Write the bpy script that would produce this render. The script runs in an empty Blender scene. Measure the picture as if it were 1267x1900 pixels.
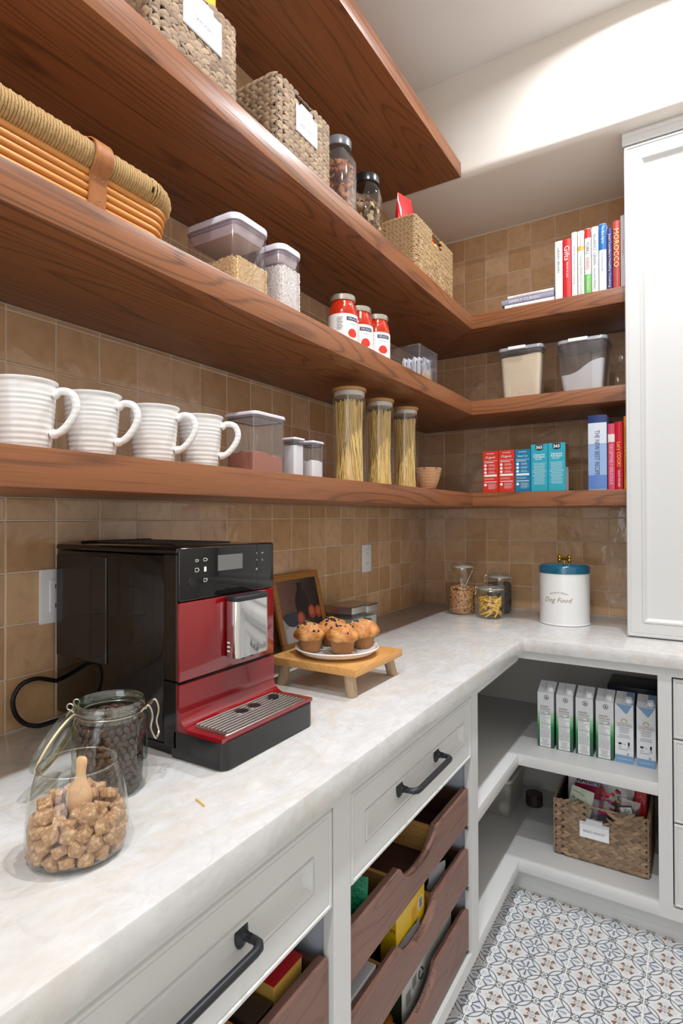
import bpy, bmesh, math, random
from math import sin, cos, pi, radians, sqrt, atan2, exp
from mathutils import Vector, Matrix, noise
sc = bpy.context.scene
C = sc.collection
rnd = random.Random(7)

# ------------------------------------------------------------------ camera
CX, CY, CZ, FPX, YAW, PITCH, ROLL = 1.1511, -2.6685, 1.3363, 1057.22, 0.5531, 0.0096, -0.0024
cam = bpy.data.objects.new('camera', bpy.data.cameras.new('camera'))
C.objects.link(cam)
cam.data.sensor_fit = 'VERTICAL'; cam.data.sensor_height = 36; cam.data.sensor_width = 24
cam.data.lens = FPX / 1900 * 36
cam.data.clip_start = 0.02
_R = Vector((cos(YAW), sin(YAW), 0)); _F = Vector((-sin(YAW), cos(YAW), 0)); _U = Vector((0, 0, 1))
_F2 = _F * cos(PITCH) + _U * sin(PITCH); _U2 = _U * cos(PITCH) - _F * sin(PITCH)
_R3 = _R * cos(ROLL) + _U2 * sin(ROLL); _U3 = _U2 * cos(ROLL) - _R * sin(ROLL)
M = Matrix((_R3, _U3, -_F2)).transposed().to_4x4(); M.translation = (CX, CY, CZ)
cam.matrix_world = M
sc.camera = cam
# ------------------------------------------------------------------ world, lights, exposure
sc.view_settings.view_transform = 'Standard'; sc.view_settings.look = 'None'
sc.view_settings.gamma = 1; sc.view_settings.use_curve_mapping = False
sc.view_settings.exposure = 0.07
w = bpy.data.worlds.new('world'); sc.world = w; w.use_nodes = True
w.node_tree.nodes['Background'].inputs[0].default_value = (0.75, 0.85, 1, 1)
w.node_tree.nodes['Background'].inputs[1].default_value = 0.35
cy = sc.cycles
cy.max_bounces = 8; cy.diffuse_bounces = 4; cy.glossy_bounces = 4; cy.transmission_bounces = 6
cy.transparent_max_bounces = 24; cy.caustics_refractive = False; cy.caustics_reflective = False
cy.use_adaptive_sampling = True; cy.adaptive_threshold = 0.025; cy.sample_clamp_indirect = 4; cy.use_denoising = True

def area(name, loc, rot, sx, sy, power, col=(1, 1, 1), shape='RECTANGLE', spread=180):
    l = bpy.data.lights.new(name, 'AREA'); l.shape = shape; l.size = sx; l.size_y = sy
    l.energy = power; l.color = col; l.spread = radians(spread)
    o = bpy.data.objects.new(name, l); C.objects.link(o); o.location = loc; o.rotation_euler = rot
    return o
CEIL = 3.11
LAMPS = [(1.04, -0.78), (1.03, -1.85), (1.03, -2.95), (1.03, -4.0)]
for k, (x, y) in enumerate(LAMPS):
    area('ceiling_lamp_light', (x, y, CEIL - 0.012), (0, 0, 0), 0.07, 0.07, (15.5, 18.5, 12.5, 12)[k], (0.955, 0.985, 1.02), 'DISK', 165)
# daylight coming through the window in the rear wall
area('window_daylight', (1.35, -4.68, 1.55), (radians(90), 0, 0), 1.5, 1.9, 20, (0.90, 0.95, 1.0))

# ------------------------------------------------------------------ helpers
def lin(r, g, b): return tuple(((v / 255) / 12.92 if v / 255 <= .04045 else ((v / 255 + .055) / 1.055) ** 2.4) for v in (r, g, b)) + (1,)

class NT:
    def __init__(s, name):
        s.m = bpy.data.materials.new(name); s.m.use_nodes = True; s.t = s.m.node_tree
        s.t.nodes.clear(); s.out = s.n('ShaderNodeOutputMaterial')
    def n(s, ty, **kw):
        x = s.t.nodes.new(ty)
        for k, v in kw.items(): setattr(x, k, v)
        return x
    def set(s, inp, v):
        if isinstance(v, bpy.types.NodeSocket): s.t.links.new(v, inp)
        elif v is not None: inp.default_value = v
    def call(s, ty, ins, out=0, **kw):
        x = s.n(ty, **kw)
        for k, v in ins.items(): s.set(x.inputs[k], v)
        return x.outputs[out]
    def math(s, op, a, b=None, c=None, clamp=False):
        x = s.n('ShaderNodeMath', operation=op, use_clamp=clamp)
        s.set(x.inputs[0], a)
        if b is not None: s.set(x.inputs[1], b)
        if c is not None: s.set(x.inputs[2], c)
        return x.outputs[0]
    def mix(s, f, a, b, kind='RGBA', blend='MIX'):
        x = s.n('ShaderNodeMix', data_type=kind, blend_type=blend) if kind == 'RGBA' else s.n('ShaderNodeMix', data_type=kind)
        s.set(x.inputs['Factor'] if kind != 'RGBA' else x.inputs[0], f)
        i = 6 if kind == 'RGBA' else 2
        s.set(x.inputs[i], a); s.set(x.inputs[i + 1], b)
        return x.outputs[2 if kind == 'RGBA' else 0]
    def coord(s, scale=(1, 1, 1), rot=(0, 0, 0), loc=(0, 0, 0), which='Object'):
        tc = s.n('ShaderNodeTexCoord'); mp = s.n('ShaderNodeMapping')
        mp.inputs['Scale'].default_value = scale; mp.inputs['Rotation'].default_value = rot; mp.inputs['Location'].default_value = loc
        s.t.links.new(tc.outputs[which], mp.inputs[0]); return mp.outputs[0]
    def noise(s, vec, scale=5, detail=3, rough=.5, dist=0, out=0):
        return s.call('ShaderNodeTexNoise', {'Vector': vec, 'Scale': scale, 'Detail': detail, 'Roughness': rough, 'Distortion': dist}, out)
    def ramp(s, f, stops):
        x = s.n('ShaderNodeValToRGB'); s.set(x.inputs[0], f); e = x.color_ramp.elements
        while len(e) < len(stops): e.new(.5)
        for k, (p, c) in enumerate(stops): e[k].position = p; e[k].color = c if len(c) == 4 else tuple(c) + (1,)
        return x.outputs[0]
    def bump(s, h, dist=.001, strength=1, normal=None):
        d = {'Height': h, 'Distance': dist, 'Strength': strength}
        if normal is not None: d['Normal'] = normal
        return s.call('ShaderNodeBump', d)
    def bsdf(s, **kw):
        x = s.n('ShaderNodeBsdfPrincipled')
        for k, v in kw.items(): s.set(x.inputs[k.replace('_', ' ')], v)
        s.t.links.new(x.outputs[0], s.out.inputs[0]); return x
_mc = {}
def plain(name, col, rough=.5, metal=0, spec=.5, coat=0, bump=0, bscale=60, emit=None):
    if name in _mc: return _mc[name]
    t = NT(name); k = dict(Base_Color=col, Roughness=rough, Metallic=metal, Specular_IOR_Level=spec, Coat_Weight=coat)
    if bump: k['Normal'] = t.bump(t.noise(t.coord(), bscale, 4), bump)
    if emit: k['Emission_Color'] = col; k['Emission_Strength'] = emit
    # a touch of tonal variation so no surface is perfectly flat
    if not emit:
        v = t.noise(t.coord(), 9, 2); k['Base_Color'] = t.mix(t.math('MULTIPLY', v, .12), col, tuple(c * .8 for c in col[:3]) + (1,))
    t.bsdf(**k); _mc[name] = t.m; return t.m
def thin_glass(name, tint=(.97, .98, .97), edge=(.75, .8, .76), refl=.06, rough=.01, haze=0, hazecol=(.9, .9, .9, 1)):
    t = NT(name)
    f = t.call('ShaderNodeLayerWeight', {'Blend': .5}, 1)
    f3 = t.math('POWER', f, 4)
    tr = t.call('ShaderNodeBsdfTransparent', {'Color': t.mix(t.math('POWER', f, 3), tuple(tint) + (1,), tuple(edge) + (1,))})
    gl = t.call('ShaderNodeBsdfGlossy', {'Color': (1, 1, 1, 1), 'Roughness': rough})
    fac = t.math('ADD', t.math('MULTIPLY', f3, .75), refl, clamp=True)
    m = t.call('ShaderNodeMixShader', {0: fac, 1: tr, 2: gl})
    if haze:
        df = t.call('ShaderNodeBsdfDiffuse', {'Color': hazecol})
        m = t.call('ShaderNodeMixShader', {0: haze, 1: m, 2: df})
    t.t.links.new(m, t.out.inputs[0]); return t.m

def wood(name, axis, base, dark, line, rough=.34, gs=1.0, amp=1.0, coat=0.0):
    t = NT(name); s = [9, 9, 9]; s[axis] = .9
    v = t.coord(tuple(q * gs for q in s))
    s2 = [220, 220, 220]; s2[axis] = 5
    v2 = t.coord(tuple(q * gs for q in s2))
    n1 = t.noise(v, 1.0, 1, .4, .15)
    wob = t.noise(v2, .35, 2)
    ph = t.math('MULTIPLY_ADD', n1, 85, t.math('MULTIPLY', wob, 1.6))
    rings = t.math('MULTIPLY_ADD', t.math('SINE', ph), .5, .5)
    rings = t.math('POWER', rings, 7)
    fine = t.noise(v2, 1, 2)
    big = t.noise(v, .5, 2)
    g = t.math('MULTIPLY', rings, t.math('MULTIPLY_ADD', fine, 1.1, .25))
    col = t.mix(big, base, dark)
    col = t.mix(t.math('MULTIPLY', g, .62 * amp, clamp=True), col, line)
    col = t.mix(t.math('MULTIPLY', t.ramp(fine, [(.52, (0, 0, 0)), (.72, (1, 1, 1))]), .38 * amp), col, line)
    t.bsdf(Base_Color=col, Roughness=rough, Coat_Weight=coat, Normal=t.bump(t.math('ADD', g, fine), .0004, .35))
    return t.m
SH = (lin(156, 99, 62), lin(130, 78, 45), lin(66, 39, 26))
wood_y = wood('stained_oak_y', 1, *SH); wood_x = wood('stained_oak_x', 0, *SH)
wood_dr = wood('stained_oak_drawer', 1, lin(140, 104, 90), lin(122, 88, 76), lin(84, 58, 50), .5, 1.8, .8)
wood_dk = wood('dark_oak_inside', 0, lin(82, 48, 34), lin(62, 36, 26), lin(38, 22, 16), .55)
pine = wood('pale_maple', 0, lin(206, 158, 92), lin(190, 138, 74), lin(160, 108, 54), .5, 1.4, .5)
acacia = wood('honey_wood', 1, lin(222, 168, 100), lin(205, 146, 78), lin(170, 110, 54), .42, 1.6, .6)
branch = wood('bare_branch_wood', 2, lin(196, 172, 142), lin(160, 134, 106), lin(120, 96, 76), .7, 2.2, .7)
spoonwood = wood('beech_scoop', 2, lin(224, 184, 138), lin(208, 164, 116), lin(180, 134, 90), .6, 3, .5)
bamboo = plain('bamboo_lid', lin(196, 146, 84), .5)
paint = plain('cabinet_paint', lin(216, 216, 214), .38, bump=.00008, bscale=90)
plaster = plain('wall_plaster', lin(236, 231, 222), .8, bump=.0004, bscale=30)
ceilm = plain('ceiling_plaster', lin(244, 241, 238), .85, bump=.0004, bscale=30)
grout = plain('grout', lin(222, 208, 190), .85, bump=.0003, bscale=200)
bronze = plain('dark_bronze', lin(58, 60, 64), .38, .7)
chrome = plain('chrome', lin(225, 225, 225), .06, 1)
steel = plain('brushed_steel', lin(190, 188, 184), .3, 1)
wire = plain('wire_steel', lin(196, 190, 176), .25, 1)
black_gloss = plain('piano_black', lin(13, 12, 12), .07, 0, .5)
black_mat = plain('black_plastic', lin(20, 20, 22), .4)
red_gloss = plain('red_enamel', lin(132, 5, 16), .08, 0, .6, .6)
white_gloss = plain('white_ceramic', lin(238, 237, 233), .14, 0, .5, .3)
white_pl = plain('white_plastic', lin(236, 236, 238), .3)
blackink = plain('black_ink', lin(28, 28, 30), .6)
greyink = plain('grey_ink', lin(110, 112, 118), .6)
whiteink = plain('white_ink', lin(240, 240, 240), .5)
glass = thin_glass('clear_glass')
glass_g = thin_glass('green_tinted_glass', (.93, .97, .94), (.42, .55, .46), .07)
plasticc = thin_glass('clear_plastic', (.95, .95, .96), (.62, .6, .64), .05, .04, .04)
smoke = thin_glass('smoky_plastic', (.86, .86, .86), (.4, .4, .42), .05, .04, .05)
bagm = thin_glass('clear_bag_film', (.93, .93, .95), (.6, .6, .65), .14, .12, .05)

class MB:
    def __init__(s): s.v = []; s.f = []; s.m = []
    def add(s, vs, fs, m=0):
        b = len(s.v); s.v += [tuple(x) for x in vs]; s.f += [tuple(i + b for i in f) for f in fs]; s.m += [m] * len(fs); return s
    def box(s, a, b, m=0):
        x0, y0, z0 = a; x1, y1, z1 = b
        return s.add([(x0, y0, z0), (x1, y0, z0), (x1, y1, z0), (x0, y1, z0), (x0, y0, z1), (x1, y0, z1), (x1, y1, z1), (x0, y1, z1)],
                     [(0, 3, 2, 1), (4, 5, 6, 7), (0, 1, 5, 4), (1, 2, 6, 5), (2, 3, 7, 6), (3, 0, 4, 7)], m)
    def bbox(s, a, b, r=.002, seg=2, m=0):
        bm = bmesh.new(); bmesh.ops.create_cube(bm, size=1)
        for v in bm.verts: v.co = Vector([(a[i] + b[i]) / 2 + v.co[i] * (b[i] - a[i]) for i in range(3)])
        bmesh.ops.bevel(bm, geom=bm.edges[:], offset=r, segments=seg, profile=.5, affect='EDGES')
        bm.verts.index_update()
        s.add([v.co for v in bm.verts], [[v.index for v in f.verts] for f in bm.faces], m); bm.free(); return s
    def loops(s, loops, m=0, cap0=True, cap1=True, closed=True):
        n = len(loops[0]); b = []
        vs = [p for l in loops for p in l]; fs = []
        for i in range(len(loops) - 1):
            for j in range(n if closed else n - 1):
                k = (j + 1) % n; fs.append((i * n + j, i * n + k, (i + 1) * n + k, (i + 1) * n + j))
        if cap0: fs.append(tuple(range(n))[::-1])
        if cap1: fs.append(tuple((len(loops) - 1) * n + j for j in range(n)))
        return s.add(vs, fs, m)
    def lathe(s, pts, c=(0, 0, 0), n=32, m=0, cap0=True, cap1=True, sx=1, sy=1):
        return s.loops([[(c[0] + r * cos(2 * pi * j / n) * sx, c[1] + r * sin(2 * pi * j / n) * sy, c[2] + z) for j in range(n)] for r, z in pts], m, cap0, cap1)
    def rrect(s, pts, w, d, r, c=(0, 0, 0), m=0, cap0=True, cap1=True, seg=5):
        # stack of rounded rectangles, pts = (inset, z)
        L = []
        for ins, z in pts:
            rr = max(r - ins, .0005); hw = w / 2 - ins; hd = d / 2 - ins; l = []
            for q, (sx, sy) in enumerate(((1, 1), (-1, 1), (-1, -1), (1, -1))):
                for k in range(seg + 1):
                    a = pi / 2 * (q + k / seg); l.append((c[0] + sx * (hw - rr) + rr * cos(a), c[1] + sy * (hd - rr) + rr * sin(a), c[2] + z))
            L.append(l)
        return s.loops(L, m, cap0, cap1)
    def tube(s, path, r, n=8, m=0, closed=False, caps=True, sx=1.0):
        P = [Vector(p) for p in path]; L = []; up = None; N = len(P)
        for i, p in enumerate(P):
            t = (P[(i + 1) % N] - P[i - 1]) if closed else (P[min(i + 1, N - 1)] - P[max(i - 1, 0)])
            t.normalize()
            if up is None: up = Vector((0, 0, 1)) if abs(t.z) < .9 else Vector((1, 0, 0))
            a = t.cross(up).normalized(); up2 = a.cross(t).normalized(); up = up2
            rr = r[i] if isinstance(r, (list, tuple)) else r
            L.append([p + (a * cos(2 * pi * j / n) * sx + up2 * sin(2 * pi * j / n)) * rr for j in range(n)])
        if closed: L.append(L[0])
        return s.loops(L, m, caps and not closed, caps and not closed)
    def prism(s, poly, axis, a, b, m=0):
        # poly in the two other axes (in cyclic order), extruded from a to b
        def P(u, v, t): return {0: (t, u, v), 1: (v, t, u), 2: (u, v, t)}[axis]
        return s.loops([[P(u, v, a) for u, v in poly], [P(u, v, b) for u, v in poly]], m)
    def nested(s, o, U, V, N, w, h, steps, m=0, mlast=None):
        # panel front: steps = (inset, depth) loops from the outside inwards
        o, U, V, N = map(Vector, (o, U, V, N)); L = []
        for i, d in steps:
            L.append([o + U * i + V * i + N * d, o + U * (w - i) + V * i + N * d, o + U * (w - i) + V * (h - i) + N * d, o + U * i + V * (h - i) + N * d])
        return s.loops(L, m)
    def xf(s, mat): s.v = [tuple(mat @ Vector(p)) for p in s.v]; return s
    def mesh(s, name, mats, smooth=False, angle=35):
        me = bpy.data.meshes.new(name); me.from_pydata(s.v, [], s.f)
        for x in (mats if isinstance(mats, (list, tuple)) else [mats]): me.materials.append(x)
        me.polygons.foreach_set('material_index', s.m)
        bm = bmesh.new(); bm.from_mesh(me); bmesh.ops.recalc_face_normals(bm, faces=bm.faces[:]); bm.to_mesh(me); bm.free()
        if smooth: me.shade_smooth(); me.set_sharp_from_angle(angle=radians(angle))
        me.update(); return me
    def obj(s, name, mats, parent=None, smooth=False, angle=35, world=True):
        return link(name, s.mesh(name, mats, smooth, angle), parent, world)
WM = {}; kids = {}
def link(name, data, parent=None, world=True, mat=None):
    o = bpy.data.objects.new(name, data); C.objects.link(o)
    if mat is not None: o.matrix_local = mat; WM[o.name] = mat
    if parent is not None:
        o.parent = parent; kids.setdefault(parent.name, []).append(o)
        if world: o.matrix_parent_inverse = WM.get(parent.name, Matrix()).inverted()
        if world: WM[o.name] = Matrix() if mat is None else mat
    return o
def tag(o, label, cat, group=None, kind=None):
    if label: o['label'] = label
    if cat: o['category'] = cat
    if group: o['group'] = group
    if kind: o['kind'] = kind
    return o
def thing(name, label, cat, loc=(0, 0, 0), rz=0, group=None):
    o = bpy.data.objects.new(name, None); C.objects.link(o); o.empty_display_size = .05
    m = Matrix.Translation(loc) @ Matrix.Rotation(rz, 4, 'Z'); o.matrix_local = m; WM[o.name] = m
    return tag(o, label, cat, group)
def struct(o): o['kind'] = 'structure'; return o
def copy_tree(o, loc, rz=0, label=None, group=None, scale=1):
    r = o.copy(); C.objects.link(r); m = Matrix.Translation(loc) @ Matrix.Rotation(rz, 4, 'Z') @ Matrix.Scale(scale, 4)
    r.matrix_local = m; WM[r.name] = m
    if label: r['label'] = label
    if group: r['group'] = group
    def rec(a, b):
        for ch in kids.get(a.name, []):
            c = ch.copy(); C.objects.link(c); c.parent = b; kids.setdefault(b.name, []).append(c); rec(ch, c)
    rec(o, r); return r
_tc = {}
def text(parent, s, o, U, N, size, mat, width=None, height=None, name='lettering', world=True, align='CENTER', shear=0, off=0, bold=0, spacing=1):
    """flat lettering; o = centre of the line, U = reading direction, N = surface normal"""
    key = (s, align, shear, bold, spacing)
    if key not in _tc:
        cu = bpy.data.curves.new('t', 'FONT'); cu.body = s; cu.size = 1; cu.align_x = align; cu.align_y = 'CENTER'; cu.shear = shear
        cu.offset = bold; cu.space_character = spacing; cu.fill_mode = 'FRONT'; cu.resolution_u = 2; cu.space_line = .95
        ob = bpy.data.objects.new('t', cu)
        me = bpy.data.meshes.new_from_object(ob); bpy.data.objects.remove(ob)
        _tc[key] = ([tuple(v.co) for v in me.vertices], [tuple(p.vertices) for p in me.polygons]); bpy.data.meshes.remove(me)
    vs, fs = _tc[key]
    if not vs: return None
    xs = [v[0] for v in vs]; ys = [v[1] for v in vs]; wd = max(xs) - min(xs); ht = max(ys) - min(ys)
    mx = (max(xs) + min(xs)) / 2 if align == 'CENTER' else min(xs); my = (max(ys) + min(ys)) / 2
    sx = sy = size
    if width: sx = width / wd; sy = sx if not height else height / ht
    if width is None and height: sx = sy = height / ht
    U = Vector(U).normalized(); N = Vector(N).normalized(); V = N.cross(U); o = Vector(o) + N * .0005
    b = MB(); b.add([o + U * ((v[0] - mx) * sx) + V * ((v[1] - my) * sy) for v in vs], fs)
    me = bpy.data.meshes.new(name); me.from_pydata(b.v, [], b.f); me.materials.append(mat)
    return link(name, me, parent, world)
def patch(mb, o, U, N, w, h, m=0, off=.0004):
    U = Vector(U).normalized(); N = Vector(N).normalized(); V = N.cross(U); o = Vector(o) + N * off
    return mb.add([o - U * w / 2 - V * h / 2, o + U * w / 2 - V * h / 2, o + U * w / 2 + V * h / 2, o - U * w / 2 + V * h / 2], [(0, 1, 2, 3)], m)
def finelines(mb, o, U, N, w, rows, pitch, th, m=0, seed=0, ragged=.25, center=False, off=.0004):
    r = random.Random(seed); U = Vector(U).normalized(); N = Vector(N).normalized(); V = N.cross(U)
    for k in range(rows):
        ww = w * (1 - r.random() * ragged); oo = Vector(o) - V * pitch * k + (Vector() if center else U * (ww - w) / 2)
        patch(mb, oo, U, N, ww, th, m, off)
X_, Y_, Z_ = Vector((1, 0, 0)), Vector((0, 1, 0)), Vector((0, 0, 1))

# ------------------------------------------------------------------ room shell
SA, SB, SC_, SD, TH = 1.4365, 1.8178, 2.1763, 2.7500, 0.0581      # shelf tops, thickness
SDEP, CTD, CT = 0.372, 0.648, 0.914
RX, RY = 2.25, -4.7
def wallbox(name, a, b, m): return struct(MB().box(a, b).obj(name, m))
wall_left = wallbox('wall_left', (-.12, RY, 0), (-.0012, .12, CEIL), grout)
wall_back = wallbox('wall_back', (-.0012, .0012, 0), (RX + .12, .12, CEIL), grout)
wallbox('wall_right', (RX, RY, 0), (RX + .12, .0, CEIL), plaster)
wr = MB().box((-.0, RY - .1, 0), (.55, RY, CEIL)).box((2.15, RY - .1, 0), (RX, RY, CEIL)).box((.55, RY - .1, 0), (2.15, RY, .55)).box((.55, RY - .1, 2.55), (2.15, RY, CEIL))
struct(wr.obj('wall_rear', plaster))
wf = MB().box((.55, RY, .55), (.62, RY + .03, 2.55)).box((2.08, RY, .55), (2.15, RY + .03, 2.55)).box((.55, RY, .55), (2.15, RY + .03, .62)).box((.55, RY, 2.48), (2.15, RY + .03, 2.55)).box((1.33, RY, .62), (1.37, RY + .03, 2.48))
struct(wf.obj('window_1', paint))
ce = MB()
ce.box((-.12, RY - .1, CEIL), (RX + .12, .12, CEIL + .1))
struct(ce.obj('ceiling', ceilm))
# soffit over the back run, soft plaster edge
prof = [(-.49, CEIL + .0), (-.49, 2.695 + .03)] + [(-.46 - .03 * cos(a), 2.725 - .03 * sin(a)) for a in [pi / 2 * k / 6 for k in range(1, 7)]] + [(0, 2.695), (0, CEIL)]
sof = MB(); sof.prism(prof, 0, -.0, RX)
struct(sof.obj('trim_1', plaster, smooth=True, angle=30))
# ceiling downlights (outside the frame above)
for k, (x, y) in enumerate(LAMPS):
    t = thing('recessed_downlight', ('recessed downlight nearest the plaster soffit', 'recessed downlight above the drawer cabinet', 'recessed downlight above the camera', 'recessed downlight nearest the window')[k], 'ceiling light', (x, y, CEIL), group='recessed downlights in the ceiling')
    MB().lathe([(.085, 0), (.085, -.004), (.062, -.006), (.060, 0)], (x, y, CEIL), 32).obj('trim_ring', white_pl, t, True)
    MB().lathe([(.0, -.0035), (.058, -.0035)], (x, y, CEIL), 32, cap0=False, cap1=False).obj('diffuser', plain('lamp_diffuser', (1, .94, .85, 1), emit=6), t)

# ---------------- floor with printed pattern tiles
def floor_mat():
    t = NT('patterned_floor_tile'); S = t.math
    tc = t.n('ShaderNodeTexCoord'); sp = t.n('ShaderNodeSeparateXYZ'); t.t.links.new(tc.outputs['Object'], sp.inputs[0])
    def wrap(v): return S('SUBTRACT', v, S('ROUND', v))
    u = S('MULTIPLY', S('SUBTRACT', sp.outputs[0], 0.8225), 1 / .1015); v = S('MULTIPLY', S('SUBTRACT', sp.outputs[1], -.626), 1 / .103)
    def pol(du, dv):
        a = wrap(S('SUBTRACT', u, du)); b = wrap(S('SUBTRACT', v, dv))
        r = S('SQRT', S('ADD', S('MULTIPLY', a, a), S('MULTIPLY', b, b))); th = S('ARCTAN2', b, a); return a, b, r, th
    def less(x, e, soft=.012): return S('MULTIPLY_ADD', S('SUBTRACT', e, x), 1 / soft, .5, clamp=True)
    def ring(x, e, wd): return less(S('ABSOLUTE', S('SUBTRACT', x, e)), wd)
    def AND(x, y): return S('MULTIPLY', x, y)
    def OR(x, y): return S('MAXIMUM', x, y)
    col = lin(228, 229, 230)
    # brown four-petal flowers on the cell corners
    a, b, r, th = pol(.5, .5)
    m1 = S('ABSOLUTE', a); m2 = S('ABSOLUTE', b)
    halo = less(S('ADD', m1, m2), .30, .06)
    col = t.mix(S('MULTIPLY', halo, .22), col, lin(176, 160, 144))
    s4 = S('ABSOLUTE', S('SINE', S('MULTIPLY', th, 2)))
    s12 = S('COSINE', S('MULTIPLY', th, 20))
    petal = AND(less(r, S('MULTIPLY_ADD', s12, .012, .215)), less(.085, r)); petal = AND(petal, less(.80, S('MULTIPLY_ADD', S('SUBTRACT', r, .09), .9, S('MULTIPLY', s4, .86)), .05))
    col = t.mix(petal, col, lin(134, 96, 72))
    c4 = S('ABSOLUTE', S('COSINE', S('MULTIPLY', th, 2)))
    e = ring(S('ADD', S('ABSOLUTE', S('SUBTRACT', r, .065)), S('MULTIPLY', S('SUBTRACT', 1, c4), .17)), .045, .012)
    e = AND(e, less(.55, c4, .1)); ink = AND(e, less(r, .15))
    dm = S('POWER', S('ADD', S('POWER', m1, 1.7), S('POWER', m2, 1.7)), 1 / 1.7)
    ink = OR(ink, ring(dm, .455, .014))
    # blue snowflakes on the cell centres
    a, b, r, th = pol(0, 0)
    br = S('ABSOLUTE', S('SINE', S('MULTIPLY', th, 4)))
    core = less(br, S('MULTIPLY_ADD', r, -.5, .52), .12)
    twig = AND(less(S('ABSOLUTE', S('SINE', S('MULTIPLY', S('SUBTRACT', r, S('MULTIPLY', br, .045)), 62))), .42, .2), less(br, .86, .1))
    flake = AND(OR(core, twig), AND(less(r, S('MULTIPLY_ADD', S('ABSOLUTE', S('COSINE', S('MULTIPLY', th, 4))), .09, .20), .02), less(.05, r)))
    col = t.mix(S('MULTIPLY', flake, .95), col, t.mix(S('MULTIPLY_ADD', r, 3, -.1, clamp=True), lin(52, 62, 82), lin(112, 130, 164)))
    ink = OR(ink, AND(AND(ring(r, .075, .016), less(.35, S('ABSOLUTE', S('COSINE', S('MULTIPLY', th, 4))), .1)), .9))
    ink = OR(ink, ring(r, .405, .014))
    # small stars half way between
    a, b, r, th = pol(.5, 0)
    st = S('MULTIPLY_ADD', S('ABSOLUTE', S('COSINE', S('MULTIPLY', th, 3))), .055, .062)
    clear = less(r, S('ADD', st, .012)); ink = AND(ink, S('SUBTRACT', 1, clear)); col = t.mix(clear, col, lin(228, 229, 230))
    ink = OR(ink, ring(r, st, .015)); ink = OR(ink, ring(r, .028, .012))
    a, b, r, th = pol(0, .5)
    st = S('MULTIPLY_ADD', S('ABSOLUTE', S('COSINE', S('MULTIPLY', th, 4))), .06, .062)
    clear = less(r, S('ADD', st, .010)); ink = AND(ink, S('SUBTRACT', 1, clear)); col = t.mix(clear, col, lin(205, 208, 212))
    ink = OR(ink, ring(r, st, .015)); ink = OR(ink, AND(less(r, .05), .8)); 
    col = t.mix(S('MULTIPLY', ink, .94), col, lin(34, 36, 42))
    wear = t.noise(t.coord((1, 1, 1)), 40, 4)
    col = t.mix(S('MULTIPLY', wear, .10), col, lin(176, 176, 178))
    t.bsdf(Base_Color=col, Roughness=.34); return t.m
fl = struct(MB().box((-.12, RY - .1, -.12), (RX + .12, .12, -.0007)).obj('floor', plain('floor_grout', lin(240, 238, 232), .8)))
fm = floor_mat()
x0g, y0g, px_, py_ = .6195, -.626, .2030, .206
for i in range(0, 8):
    for j in range(0, 14):
        xa = x0g + px_ * i; yb = y0g + .103 * 0 - py_ * (j - 1)
        ya = yb - py_
        xb = min(xa + px_, RX); yb = min(yb, -.50)
        if xb - xa < .03 or yb - ya < .03: continue
        MB().bbox((xa + .0017, ya + .0005, -.006), (xb - .0017, yb - .0005, 0), .0008, 1).obj('floor_tile', fm, fl)
for j in range(0, 14):   # cut tiles against the left cabinets
    yb = min(y0g - py_ * (j - 1), -.5); ya = y0g - py_ * j
    MB().bbox((.53, ya + .0005, -.006), (x0g - .0013, yb - .0005, 0), .0008, 1).obj('floor_tile', fm, fl)

# ---------------- glazed wall tiles
def tile_mat():
    t = NT('glazed_zellige_tile')
    oi = t.n('ShaderNodeObjectInfo'); rr = oi.outputs['Random']
    geo = t.n('ShaderNodeNewGeometry'); pos = geo.outputs['Position']
    n = t.noise(pos, 26, 3, .6, .6); n2 = t.noise(pos, 7, 2)
    base = t.ramp(rr, [(0, lin(192, 152, 112)), (.3, lin(206, 168, 128)), (.55, lin(214, 176, 142)), (.8, lin(196, 155, 108)), (1, lin(222, 186, 148))])
    base = t.mix(t.math('MULTIPLY', t.ramp(n, [(.45, (0, 0, 0)), (.7, (1, 1, 1))]), .26), base, lin(150, 112, 74))
    pits = t.ramp(t.noise(pos, 150, 1), [(.76, (0, 0, 0)), (.80, (1, 1, 1))])
    base = t.mix(t.math('MULTIPLY', pits, .5), base, lin(200, 180, 156))
    h = t.math('ADD', t.math('MULTIPLY', t.noise(pos, 13, 2, .5, .4), 2.0), t.math('MULTIPLY', t.noise(pos, 70, 3, .6), .16))
    t.bsdf(Base_Color=base, Roughness=t.math('MULTIPLY_ADD', n, .14, .03), Coat_Weight=.25, Coat_Roughness=.03, Specular_IOR_Level=.55, Normal=t.bump(h, .0022, .9)); return t.m
tilem = tile_mat()
TP = .1044
def tile_mesh(w_, h_, var):
    r = random.Random(var); b = MB(); g = .0013
    hw, hh = w_ / 2 - g, h_ / 2 - g; ch = .0016
    j = [r.uniform(-.0005, .0005) for _ in range(8)]
    L = []
    for d, ins in ((-.003, 0), (-.0009, 0), (.0003, ch)):
        L.append([(-hw + ins + j[0], -hh + ins + j[1], d), (hw - ins + j[2], -hh + ins + j[3], d), (hw - ins + j[4], hh - ins + j[5], d), (-hw + ins + j[6], hh - ins + j[7], d)])
    b.loops(L); return b.mesh('wall_tile', tilem)
tmesh = {}
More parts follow.
